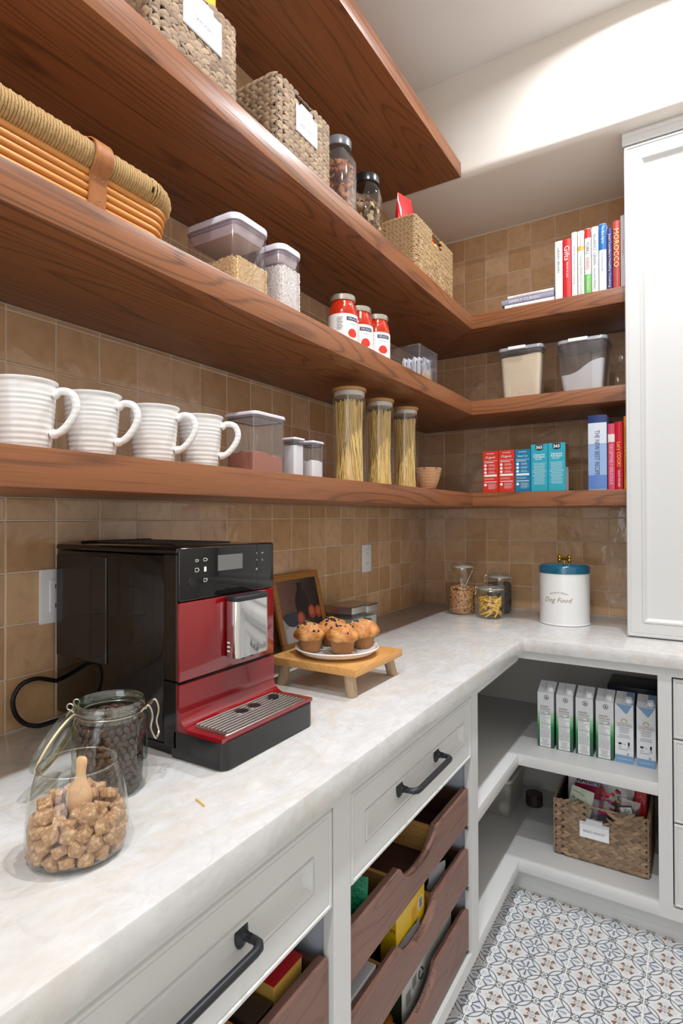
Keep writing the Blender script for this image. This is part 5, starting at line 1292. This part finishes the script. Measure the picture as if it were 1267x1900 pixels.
def book(label, x0, x1, h, z0, col, title=None, tcol=None, dep=.19, lean=0, yf=-.352, bands=(), tw=.6, tz=.5, size=None, group='cookbooks standing on the upper shelf', name='book', tall=.62):
    t = thing(name, label, 'book', ((x0 + x1) / 2, yf + dep / 2, z0), group=group); w_ = x1 - x0
    cm = plain('cover_' + str(col), col, .4)
    b = MB()
    b.box((x0, yf + .002, z0 + .0008), (x0 + .0022, yf + dep, z0 + h)).box((x1 - .0022, yf + .002, z0 + .0008), (x1, yf + dep, z0 + h))
    n = 6; L = []
    for zz in (z0 + .0008, z0 + h):
        L.append([(x0 + w_ * k / n, yf + .002 - .003 * sin(pi * k / n), zz) for k in range(n + 1)] + [(x1, yf + .0045, zz), (x0, yf + .0045, zz)])
    b.loops(L)
    cv = b.obj('cover', cm, t)
    MB().box((x0 + .0024, yf + .0047, z0 + .004), (x1 - .0024, yf + dep - .004, z0 + h - .004)).obj('pages', plain('book_pages', lin(232, 226, 212), .8), t)
    for za, zb, bc in bands: 
        L = []
        for zz in (z0 + za * h, z0 + zb * h): L.append([(x0 + w_ * k / n, yf + .0014 - .003 * sin(pi * k / n), zz) for k in range(n + 1)])
        b = MB(); b.loops(L, 0, False, False, False); b.obj('spine_band', plain('band_' + str(bc), bc, .4), cv)
    for (s, tc_, zc, ln, ht) in (title or ()):
        o = text(cv, s, ((x0 + x1) / 2, yf - .0016, z0 + zc * h), -Z_, -Y_, .01, plain('ink_' + str(tc_), tc_, .5), width=ln * h, height=w_ * ht)
    return t
WH = lin(236, 236, 234); G_ = lin(120, 122, 130)
book('white book with small red emblem titled GRAIN BRAIN on the upper shelf', .7000, .7270, .230, SC_, WH, [('GRAIN BRAIN', G_, .68, .42, .34)], bands=())
t = book('red cookbook titled Gifts from a jar', .7290, .7590, .231, SC_, lin(206, 36, 40), [('Gifts', WH, .76, .24, .62), ('FROM A JAR', WH, .48, .26, .26)])
book('white cookbook with blue lettering right of the red Gifts book', .7610, .7805, .250, SC_, WH, [('Sweet & Good Home Cooking', lin(60, 100, 160), .5, .6, .36)])
book('white cookbook titled Healthy Everyday Food', .7830, .8050, .249, SC_, lin(228, 228, 222), [('Complete', lin(170, 150, 90), .84, .18, .42), ('Healthy EVERYDAY FOOD', lin(150, 160, 150), .33, .60, .5)], bands=((.70, .76, lin(220, 170, 60)),))
book('red, white and green spined cookbook titled Forks Knives', .8080, .8290, .251, SC_, lin(240, 240, 236), [('FORKS', lin(40, 40, 40), .70, .17, .55), ('KNIVES', lin(196, 50, 40), .47, .18, .55), ('THE COOKBOOK', WH, .17, .22, .32)], bands=((.86, .995, lin(206, 40, 34)), (.02, .31, lin(110, 190, 90))))
book('pale cookbook titled Against Grain with teal page flags', .8315, .8550, .252, SC_, lin(222, 224, 224), [('AGAINST GRAIN', lin(120, 130, 140), .66, .46, .46), ('Danielle Walker', lin(130, 140, 150), .22, .32, .34)])
b = MB()
for k, xx in enumerate((.838, .843, .848)): b.tube([(xx, -.30 + .01 * k, SC_ + .247), (xx + .002, -.302 + .01 * k, SC_ + .262), (xx - .003, -.30, SC_ + .270 + .002 * k)], .0022, 6, sx=.3)
b.obj('page_flags', plain('teal_flag', lin(30, 130, 140), .5), C.objects['book.005'] if 'book.005' in C.objects else None)['kind'] = 'stuff'
book('white cookbook with a blue upper spine', .8575, .8820, .255, SC_, lin(238, 238, 238), [('The Blue Apron', WH, .84, .26, .5), ('cookbook', lin(120, 160, 190), .45, .3, .4)], bands=((.62, .995, lin(20, 104, 176)),))
book('navy cookbook titled Healthy Cooking', .8845, .9020, .232, SC_, lin(54, 58, 124), [('Joan Lunden\'s Healthy Cooking', lin(220, 200, 160), .48, .86, .6)])
book('brick red cookbook titled MOROCCO', .9045, .9285, .254, SC_, lin(176, 66, 60), [('MOROCCO', lin(248, 214, 120), .60, .56, .66)], bands=((.0, .02, lin(240, 220, 150)),))
book('light grey book next to the tall cupboard on the upper shelf', .9305, .9475, .268, SC_, lin(206, 206, 208), [('Heritage', lin(190, 150, 140), .55, .2, .4)])
def flatbook(label, x0, x1, z0, h, col, title=None, tcol=None, yf=-.350):
    t = thing('book', label, 'book', ((x0 + x1) / 2, yf + .1, z0), group='books lying flat on the upper shelf')
    b = MB(); cm = plain('cover_' + str(col), col, .4)
    b.box((x0, yf + .002, z0 + .0004), (x1, yf + .17, z0 + .0022)).box((x0, yf + .002, z0 + h - .0018), (x1, yf + .17, z0 + h))
    b.loops([[(x, yf + .004, z0 + .0004) , (x, yf, z0 + h * .2), (x, yf - .0008, z0 + h * .5), (x, yf, z0 + h * .8), (x, yf + .004, z0 + h)] for x in (x0, x1)])
    cv = b.obj('cover', cm, t); MB().box((x0 + .004, yf + .005, z0 + .0024), (x1 - .003, yf + .166, z0 + h - .002)).obj('pages', plain('book_pages', lin(232, 226, 212), .8), t)
    if title: text(cv, title, ((x0 + x1) / 2 - .01, yf - .0012, z0 + h / 2), X_, -Y_, .01, plain('ink_' + str(tcol), tcol, .5), width=.6 * (x1 - x0), height=h * .5)
    return t
t = flatbook('white book with a yellow stripe at the bottom of the flat stack', .503, .696, SC_, .020, lin(240, 240, 236), 'Mediterranean', lin(210, 200, 190))
q = MB(); patch(q, (.62, -.3512, SC_ + .005), X_, -Y_, .13, .004); q.obj('yellow_print', plain('yellow_ink', lin(236, 220, 80), .5), t)
flatbook('grey book titled SIMPLY CLASSIC in the middle of the flat stack', .490, .695, SC_ + .0202, .023, lin(150, 150, 172), 'SIMPLY CLASSIC', WH)
flatbook('thin white book on top of the flat stack', .515, .694, SC_ + .0434, .012, lin(238, 230, 226), 'The Art of Summer', lin(190, 120, 110))
# back wall, middle shelf: two storage containers
smk = plain('grey_clear_lid', lin(150, 150, 156), .2, 0, .6)
bin_('storage_container', 'grey-lidded clear container full of beige grain', .472, .648, -.342, -.262, SB, .208, smk, .014, .020, plasticc, .010, [((.515, -.352, SB + .1955), (.585, -.3455, SB + .2085))], 'grey-lidded clear storage containers')
o = fillbox('quinoa', 'beige grain filling the left grey-lidded container', 'grain', .476, .644, -.338, -.266, SB, plain('quinoa', lin(226, 206, 176), .75, bump=.0012, bscale=420), lambda u, v: .168 + .006 * u + .003 * nz(u, v, 3), .004, .016, .010)
bin_('storage_container', 'larger grey-lidded container part filled with flour', .703, .880, -.342, -.175, SB, .203, smk, .014, .022, smoke, .012, [((.745, -.352, SB + .1905), (.815, -.3455, SB + .2035))], 'grey-lidded clear storage containers')
fillbox('flour', 'white flour sloping up to the right in the larger container', 'flour', .708, .875, -.337, -.18, SB, plain('flour', lin(226, 222, 224), .85, bump=.0006, bscale=150), lambda u, v: .068 + .052 / (1 + exp(-(u - .55) * 10)) + .004 * nz(u, v, 8), .004, .016, .012)
# back wall, lowest shelf: books by the cupboard
book('thick pale blue cookbook titled The New Best Recipe', .8150, .8790, .280, SA, lin(150, 178, 220), [('THE NEW BEST RECIPE', lin(70, 84, 110), .50, .60, .26)], group='cookbooks standing on the lowest shelf', bands=((.90, .998, lin(28, 56, 120)), (.62, .90, lin(214, 222, 232)), (.02, .20, lin(90, 130, 196))))
book('pink cookbook with a cameo beside the pale blue one', .8830, .9060, .245, SA, lin(214, 74, 104), [('DECEPTIVELY DELICIOUS', lin(240, 200, 210), .38, .6, .5)], group='cookbooks standing on the lowest shelf', bands=((.72, .84, lin(236, 220, 214)),))
book('bright red cookbook titled Let\'s COOK!', .9075, .9330, .250, SA, lin(200, 14, 40), [("Let's COOK!", lin(250, 206, 60), .52, .36, .5), ('DACK MOORE', WH, .16, .24, .28)], group='cookbooks standing on the lowest shelf')
book('orange cookbook next to the tall cupboard on the lowest shelf', .9360, .9475, .268, SA, lin(226, 140, 30), [('HARVEST COOKING', lin(120, 90, 40), .5, .7, .5)], group='cookbooks standing on the lowest shelf')

# ================================================================== corner cabinet contents
cwh = plain('carton_white', lin(226, 228, 230), .3)
gm = NT('carton_green_fade'); v = gm.coord(which='Generated'); s_ = gm.n('ShaderNodeSeparateXYZ'); gm.t.links.new(v, s_.inputs[0])
gm.bsdf(Base_Color=gm.ramp(s_.outputs[2], [(0, lin(56, 84, 74)), (.12, lin(50, 90, 72)), (.34, lin(30, 128, 66)), (.52, lin(150, 200, 160)), (.60, lin(226, 228, 230)), (1, lin(226, 228, 230))]), Roughness=.3)
cblue = plain('carton_blue', lin(120, 158, 196), .3)
def milk(label, x0, kind):
    w_, d_, h, yf = .0565, .062, .197, -.512; x1 = x0 + w_; t = thing('milk_carton', label, 'carton', (x0 + w_ / 2, yf + d_ / 2, .5), group='cartons on the corner cabinet shelf')
    b = MB(); z = .5004
    b.loops([[(x0, yf, z), (x1, yf, z), (x1, yf + d_, z), (x0, yf + d_, z)], [(x0, yf, z + h), (x1, yf, z + h), (x1, yf + d_, z + h + .028), (x0, yf + d_, z + h + .028)]])
    b.obj('carton', gm.m if kind == 0 else cwh, t)
    n = Vector((0, -.028, d_)).normalized(); 
    cp = Vector((x0 + w_ * .74, yf + .017, z + h + .008)); M_ = Matrix.Translation(cp) @ Vector((0, 0, 1)).rotation_difference(Vector((0, -.35, .93))).to_matrix().to_4x4()
    MB().lathe([(.0125, -.001), (.0125, .003), (.0105, .004), (.0105, .013), (.0095, .0145), (.0, .0145)], (0, 0, 0), 24).xf(M_).obj('screw_cap', plain('cap_white', lin(238, 240, 242), .3), t, True)
    MB().add([(x0 + w_ * .4, yf + .002, z + h + .0014), (x0 + w_ * .4, yf + d_, z + h + .0285), (x0 + w_ * .44, yf + d_, z + h + .031), (x0 + w_ * .44, yf + .002, z + h + .0035)], [(0, 1, 2, 3)]).obj('top_seam', cwh, t)
    xm = x0 + w_ / 2; q = MB(); 
    if kind == 0:
        pw = .038; b = MB(); patch(b, (xm - .0015, yf, z + .072), X_, -Y_, pw, .140); b.obj('white_panel', plain('panel_white', lin(232, 234, 234), .35), t)
        text(t, 'Nutrition Facts', (xm - .0015, yf - .0004, z + .1395), X_, -Y_, .01, blackink, width=pw * .92, bold=.02)
        finelines(q, (xm - .0015, yf - .0004, z + .149), X_, -Y_, pw * .95, 2, .003, .0009)
        for k, th_ in ((.1345, .0006), (.1300, .0011), (.1195, .0016), (.085, .0014), (.068, .0007)): patch(q, (xm - .0015, yf - .0004, z + k), X_, -Y_, pw * .95, th_)
        text(t, 'Calories', (xm - .011, yf - .0004, z + .1245), X_, -Y_, .01, blackink, width=pw * .38, bold=.02); text(t, '45', (xm + .012, yf - .0004, z + .1245), X_, -Y_, .01, blackink, height=.0048, bold=.02)
        finelines(q, (xm - .0015, yf - .0004, z + .116), X_, -Y_, pw * .9, 9, .0034, .0006, 0, 2, .5); finelines(q, (xm - .0015, yf - .0004, z + .081), X_, -Y_, pw * .9, 4, .0034, .0006, 0, 3, .4); finelines(q, (xm - .0015, yf - .0004, z + .064), X_, -Y_, pw * .95, 13, .0024, .0005, 0, 4, .1); finelines(q, (xm - .0015, yf - .0004, z + .030), X_, -Y_, pw * .95, 9, .0029, .0006, 0, 5, .5, True)
        q.tube([(xm + .003 + .0075 * cos(a), yf - .0006, z + h - .017 + .0075 * sin(a)) for a in [2 * pi * j / 20 for j in range(20)]], .0009, 4, closed=True)
        q.add([(xm - .0005, yf - .0006, z + h - .020), (xm + .0065, yf - .0006, z + h - .020), (xm + .003, yf - .0006, z + h - .0125)], [(0, 1, 2)])
        q.obj('black_print', blackink, t)
    else:
        q = MB(); patch(q, (xm, yf, z + .013), X_, -Y_, w_ - .0004, .026); q.add([(x0 + .003, yf - .0005, z + h), (x1 - .003, yf - .0005, z + h), (xm + .008, yf - .0005, z + h - .030), (xm + .005, yf - .0005, z + h - .030)], [(0, 1, 2, 3)])
        q.add([(xm + .004, yf + .004, z + h + .0025), (x1 - .001, yf + .004, z + h + .0025), (x1 - .001, yf + d_ - .002, z + h + .0278), (xm + .004, yf + d_ - .002, z + h + .0278)], [(0, 1, 2, 3)]); q.obj('blue_print', cblue, t)
        text(t, 'CALIFIAFARMS.COM', (xm, yf - .0004, z + .013), X_, -Y_, .01, whiteink, width=w_ * .75)
        tan = plain('tan_print', lin(206, 188, 150), .4); q = MB(); q.tube([(xm + .009 * cos(a), yf - .0005, z + .140 + .009 * sin(a)) for a in [pi * j / 14 for j in range(15)]], .0013, 4); q.tube([(xm + .006 * cos(a), yf - .0005, z + .1405 + .007 * sin(a)) for a in [2 * pi * j / 14 for j in range(14)]], .0007, 4, closed=True); finelines(q, (xm, yf, z + .134), X_, -Y_, .044, 2, .003, .0016, 0, 1, .1, True); q.obj('tan_print', tan, t)
        text(t, 'CALIFIA FARMS', (xm, yf - .0004, z + .1265), X_, -Y_, .01, plain('slate_blue_ink', lin(92, 122, 158), .5), width=w_ * .82)
        q = MB(); finelines(q, (xm, yf, z + .119), X_, -Y_, w_ * .7, 5, .0042, .001, 0, 3, .5, True)
        patch(q, (xm - .013, yf, z + .064), X_, -Y_, .009, .007); patch(q, (xm - .0065, yf, z + .065), X_, -Y_, .003, .002); patch(q, (xm + .014, yf, z + .066), X_, -Y_, .006, .011); patch(q, (xm + .014, yf, z + .058), X_, -Y_, .004, .003)
        finelines(q, (xm, yf, z + .045), X_, -Y_, w_ * .65, 1, .01, .0012)
        q.tube([(xm + .011 + .0028 * cos(a), yf - .0006, z + .031 + .0028 * sin(a)) for a in [2 * pi * j / 12 for j in range(12)]], .0006, 4, closed=True); q.obj('black_print', blackink, t)
        text(t, 'or', (xm + .001, yf - .0004, z + .063), X_, -Y_, .01, blackink, width=.006)
        q = MB(); finelines(q, (xm, yf, z + .094), X_, -Y_, w_ * .85, 3, .0042, .0012, 0, 6, .4, True); finelines(q, (xm - .013, yf, z + .054), X_, -Y_, .013, 2, .003, .0009, 0, 2, .2, True); finelines(q, (xm + .014, yf, z + .053), X_, -Y_, .013, 2, .003, .0009, 0, 2, .2, True); q.obj('slate_print', plain('slate_blue_ink', lin(92, 122, 158), .5), t)
for k, x in enumerate((.6610, .7260, .7915, .8570)): milk(('leftmost green and white carton on the cabinet shelf', 'second green and white carton from the left', 'third green and white carton from the left', 'green and white carton touching the blue-based carton')[k], x, 0)
milk('blue and white carton beside the green cartons', .9175, 1); milk('blue and white carton at the right post of the cabinet', .9835, 1)
t = thing('dark_box', 'dark navy boxed case behind the blue and white cartons', 'box', (.97, -.2, .5))
MB().bbox((.862, -.245, .5004), (1.045, -.075, .688), .003, 2).obj('carton', plain('navy_box', lin(28, 30, 52), .35), t, True)
b = MB(); patch(b, (.955, -.2452, .655), X_, -Y_, .17, .03); b.obj('grey_band', plain('dark_grey_band', lin(70, 72, 80), .4), t)
b = MB(); patch(b, (.885, -.2454, .61), X_, -Y_, .04, .05); b.obj('blue_print', plain('cyan_print', lin(40, 110, 170), .4), t)
# clear tub with cupcake liners, at the back of the left shelf
c = (.40, -.43)
t = bin_('clear_tub', 'cloudy clear lidded tub of white cupcake liners on the low corner shelf', .395, .520, -.365, -.120, .125, .150, plain('cloudy_lid', lin(214, 212, 206), .35), .012, .025, thin_glass('cloudy_plastic', (.86, .85, .82), (.7, .7, .66), .08, .08, .36, lin(226, 222, 210)), .010)
R = random.Random(2)
for k in range(5):
    b = MB(); n_ = 40; zz = .0; L = []
    for r_, z_ in ((.014, 0), (.020, .017)): L.append([((r_ + (.0012 if j % 2 else 0)) * cos(2 * pi * j / n_), (r_ + (.0012 if j % 2 else 0)) * sin(2 * pi * j / n_), z_) for j in range(n_)])
    b.loops(L, 0, True, False).xf(Matrix.Translation((.475 - .03 * (k % 2), -.335 + .035 * k, .15 + .022 * (k % 3))) @ Matrix.Rotation(R.uniform(-1.2, 1.2), 4, 'X') @ Matrix.Rotation(R.uniform(-.9, .9), 4, 'Y'))
    tag(b.obj('cupcake_liner', plain('liner_paper', lin(226, 226, 220), .7), None), 'white pleated cupcake liner inside the cloudy tub', 'cupcake liner', 'cupcake liners in the cloudy tub')
t = tag(MB().lathe([(.030, .0006), (.034, .002), (.034, .045), (.0335, .048), (.0, .048)], (.572, -.190, .125), 32).obj('dark_tin', plain('dark_tin', lin(66, 52, 46), .4, .3), None, True), 'small dark round tin behind the cloudy tub', 'tin')
# bags in the bread basket
zb = .133
def flatprint(parent, s, o, U, N, width, mat, **kw): return text(parent, s, o, U, N, .01, mat, width=width, **kw)
tb = pouch('seed_bag', 'pale green bag of pumpkin seeds at the left of the bread basket', (.768, -.474, zb), .085, .235, .030, plain('pale_green_bag', lin(196, 206, 186), .4), 0, radians(10), 0, 2, top=.9)
flatprint(tb, 'PUMPKIN', (.806, -.4905, .322), Vector((1, 0, -.42)), Vector((0, -1, .03)), .070, plain('dark_green_ink', lin(40, 70, 50), .5)); flatprint(tb, 'SUPER', (.826, -.4905, .300), Vector((1, 0, -.42)), Vector((0, -1, .03)), .030, plain('orange_ink', lin(214, 120, 60), .5)); flatprint(tb, 'HARVESTED', (.797, -.4870, .352), Vector((1, 0, -.42)), Vector((0, -1, .03)), .040, plain('dark_green_ink', lin(40, 70, 50), .5))
tb = pouch('raisin_bag', 'white and magenta bag marked RAISINS in the bread basket', (.812, -.395, zb), .14, .280, .040, plain('raisin_bag_white', lin(214, 206, 216), .35), 0, 0, 0, 4, top=.95)
flatprint(tb, 'RAISINS', (.822, -.4200, .372), X_, Vector((0, -1, .05)), .085, plain('navy_ink', lin(40, 44, 74), .5), bold=.02)
q = MB(); patch(q, (.822, -.4190, .335), X_, Vector((0, -1, .05)), .10, .045); q.obj('magenta_print', plain('magenta_print', lin(150, 20, 60), .4), tb)
pouch('candy_bag', 'clear zip bag of pink and red sweets in the middle of the bread basket', (.895, -.436, zb), .115, .262, .04, bagm, radians(4), radians(6), 0, 8, top=1.0)
pouch('zip_bag', 'clear bag with a white printed label in the bread basket', (.945, -.465, zb), .07, .225, .03, bagm, 0, radians(3), 0, 12, top=1.0)
q = MB(); patch(q, (.948, -.4835, .325), Vector((1, 0, .25)), Vector((0, -1, 0)), .036, .026); o = q.obj('bag_label', plain('panel_white', lin(232, 234, 234), .35), C.objects['zip_bag']); flatprint(o, 'Zip', (.950, -.484, .327), Vector((1, 0, .25)), -Y_, .020, blackink)
pouch('licorice_bag', 'bag of red twisted sweets at the right of the bread basket', (.982, -.440, zb), .042, .265, .026, plain('red_twist', lin(176, 24, 30), .3, bump=.004, bscale=40), 0, radians(2), 0, 15, top=.9)
R = random.Random(5)
for k in range(34):
    b = MB(); blob(b, (.865 + R.random() * .06, -.452 + R.random() * .012, .27 + R.random() * .105), .0085, k, (1, .7, .8), .3, 1)
    pk = k % 3; tag(b.obj('sweet', (plain('red_sweet', lin(206, 44, 44), .35), plain('pink_sweet', lin(226, 60, 130), .35), plain('green_sweet', lin(90, 150, 60), .35))[pk if pk < 2 or k % 2 else 0], None, True), ('red', 'pink', 'red')[pk] + ' soft sweet inside the clear bag in the bread basket' if pk < 2 else 'red or green soft sweet inside the clear bag', 'sweet', ('red', 'pink', 'mixed')[pk] + ' sweets in the clear bag')

# ================================================================== things in the pull-out trays
T1, T2, T3 = .580 - .095, .412 - .095, .246 - .105
tb = pouch('green_mesh_bag', 'green foil snack packet standing in the top tray', (.555, -1.690, T1 + .0125), .075, .125, .020, plain('green_mesh', lin(0, 128, 88), .4, bump=.003, bscale=160), radians(30), radians(6), 0, 3, top=.85)
pouch('snack_packet', 'crumpled clear snack packet at the left end of the top tray', (.560, -1.735, T1 + .0125), .06, .10, .03, bagm, radians(60), 0, 0, 6, top=.9)
pouch('snack_packet', 'blue and brown snack packet behind the green one', (.50, -1.72, T1 + .0125), .07, .10, .03, plain('blue_brown_packet', lin(80, 70, 96), .3), radians(50), 0, 0, 9, top=.9)
t = boxp('yellow_box', 'bright yellow snack box standing in the second tray', .545, .585, -1.525, -1.370, T2 + .0125, .115, plain('yellow_box', lin(226, 186, 10), .35))
q = MB(); patch(q, (.5852, -1.395, T2 + .093), Y_, X_, .026, .030); o = q.obj('barcode_panel', plain('panel_white', lin(232, 234, 234), .35), t)
q = MB()
for k in range(9): patch(q, (.5857, -1.403 + .002 * k, T2 + .093), Y_, X_, .0011 if k % 3 else .0005, .024)
q.obj('barcode', plain('barcode_ink', lin(70, 70, 74), .5), o)
q = MB(); finelines(q, (.5853, -1.43, T2 + .103), Y_, X_, .03, 8, .004, .001, 0, 1, .3); q.obj('orange_print', plain('orange_ink', lin(214, 120, 60), .5), t)
text(t, 'BORN', (.565, -1.5255, T2 + .100), X_, -Y_, .01, plain('dark_brown_ink', lin(70, 40, 30), .5), width=.034)
pouch('silver_packet', 'grey printed packet leaning in the right end of the second tray', (.570, -1.275, T2 + .0125), .075, .100, .015, plain('grey_packet', lin(170, 172, 178), .35), radians(78), radians(10), 0, 2, top=1)
pouch('grey_packet', 'dark grey packet behind the yellow box in the second tray', (.588, -1.47, T2 + .0125), .12, .055, .008, plain('grey_packet2', lin(120, 120, 124), .35), radians(88), 0, 0, 5, top=1)
t = boxp('white_box', 'pale grey-white carton filling the left of the second tray', .40, .588, -1.752, -1.625, T2 + .0125, .085, plain('pale_box', lin(206, 208, 214), .4))
q = MB(); patch(q, (.5882, -1.69, T2 + .05), Y_, X_, .14, .001); q.obj('lid_line', greyink, t)
t = boxp('green_white_box', 'long white and dark green carton with a recycling mark in the bottom tray', .520, .575, -1.475, -1.165, T3 + .0125, .108, plain('white_card', lin(206, 210, 206), .35))
MB().box((.5195, -1.4762, T3 + .1206), (.5757, -1.1638, T3 + .1222)).box((.5195, -1.4764, T3 + .016), (.5735, -1.4752, T3 + .1206)).obj('green_top', plain('dark_green_card', lin(34, 62, 44), .35), t)
q = MB(); 
for k in range(7): patch(q, (.5752, -1.455 + .004 * k, T3 + .070), Y_, X_, .0022 if k % 2 else .001, .030)
for k in range(6): patch(q, (.5752, -1.42 + .004 * k, T3 + .085), Y_, X_, .0022 if k % 2 else .001, .026)
q.obj('barcode', plain('barcode_ink', lin(70, 70, 74), .5), t)
q = MB()
for k in range(3):
    a0 = 2 * pi * k / 3; q.tube([(.5758, -1.372 + .012 * cos(a0 + u), T3 + .080 + .012 * sin(a0 + u)) for u in (0, .4, .8, 1.2, 1.5)], .0018, 5)
q.obj('recycling_mark', blackink, t)
b = MB(); L = []
for z_, r_ in ((-.09, .012), (-.08, .019), (-.04, .021), (.0, .0215), (.04, .019), (.07, .014), (.085, .008), (.090, .003)): L.append((r_, z_))
b.lathe(L, (0, 0, 0), 24).xf(Matrix.Translation((.560, -1.560, T3 + .0365)) @ Matrix.Rotation(radians(12), 4, 'Z') @ Matrix.Rotation(radians(-90), 4, 'X'))
tag(b.obj('rolling_pin', wood('turned_wood', 2, lin(206, 132, 56), lin(186, 110, 40), lin(150, 84, 30), .3, 2, .5), None, True, 60), 'orange turned wooden rolling pin end in the bottom tray', 'rolling pin')
# nearest cabinet tray
T4 = .580 - .135
t = boxp('cracker_carton', 'red and yellow carton marked ORIGINAL at the right end of the near tray', .46, .575, -1.945, -1.868, T4 + .0125, .128, plain('gold_carton', lin(214, 172, 84), .35))
q = MB(); q.box((.459, -1.946, T4 + .1408), (.576, -1.867, T4 + .1415)); q.obj('red_top', plain('red_top', lin(190, 24, 30), .35), t)
q = MB(); q.add([(.52 + .030 * cos(a), -1.925 + .024 * sin(a), T4 + .1419) for a in [2 * pi * j / 24 for j in range(24)]], [tuple(range(24))]); o = q.obj('yellow_disc', plain('yellow_disc', lin(240, 190, 40), .35), t)
text(t, 'ORIGINAL', (.53, -1.922, T4 + .1418), Vector((1, .4, 0)), Z_, .01, blackink, width=.040)
t = boxp('sauce_carton', 'narrow dark carton with white lettering in the near tray', .50, .577, -2.000, -1.950, T4 + .0125, .108, plain('brown_photo_carton', lin(70, 52, 40), .4))
text(t, "Hunt's", (.5775, -1.975, T4 + .075), Z_, X_, .01, whiteink, width=.06, bold=.03)
text(t, "Hunt's", (.540, -2.0005, T4 + .085), X_, -Y_, .01, whiteink, width=.05, bold=.03)
q = MB(); patch(q, (.5775, -1.975, T4 + .03), Y_, X_, .045, .02); q.obj('green_print', plain('leaf_green', lin(60, 96, 50), .5), t)
t = boxp('orange_carton', 'orange carton with a white barcode panel in the near tray', .50, .577, -2.085, -2.012, T4 + .0125, .110, plain('orange_carton', lin(226, 138, 30), .35))
q = MB(); patch(q, (.5775, -2.045, T4 + .095), Y_, X_, .05, .032); o = q.obj('barcode_panel', plain('panel_white', lin(232, 234, 234), .35), t); q = MB()
for k in range(12): patch(q, (.5780, -2.060 + .0028 * k, T4 + .095), Y_, X_, .0016 if k % 3 else .0008, .026)
q.obj('barcode', blackink, o)
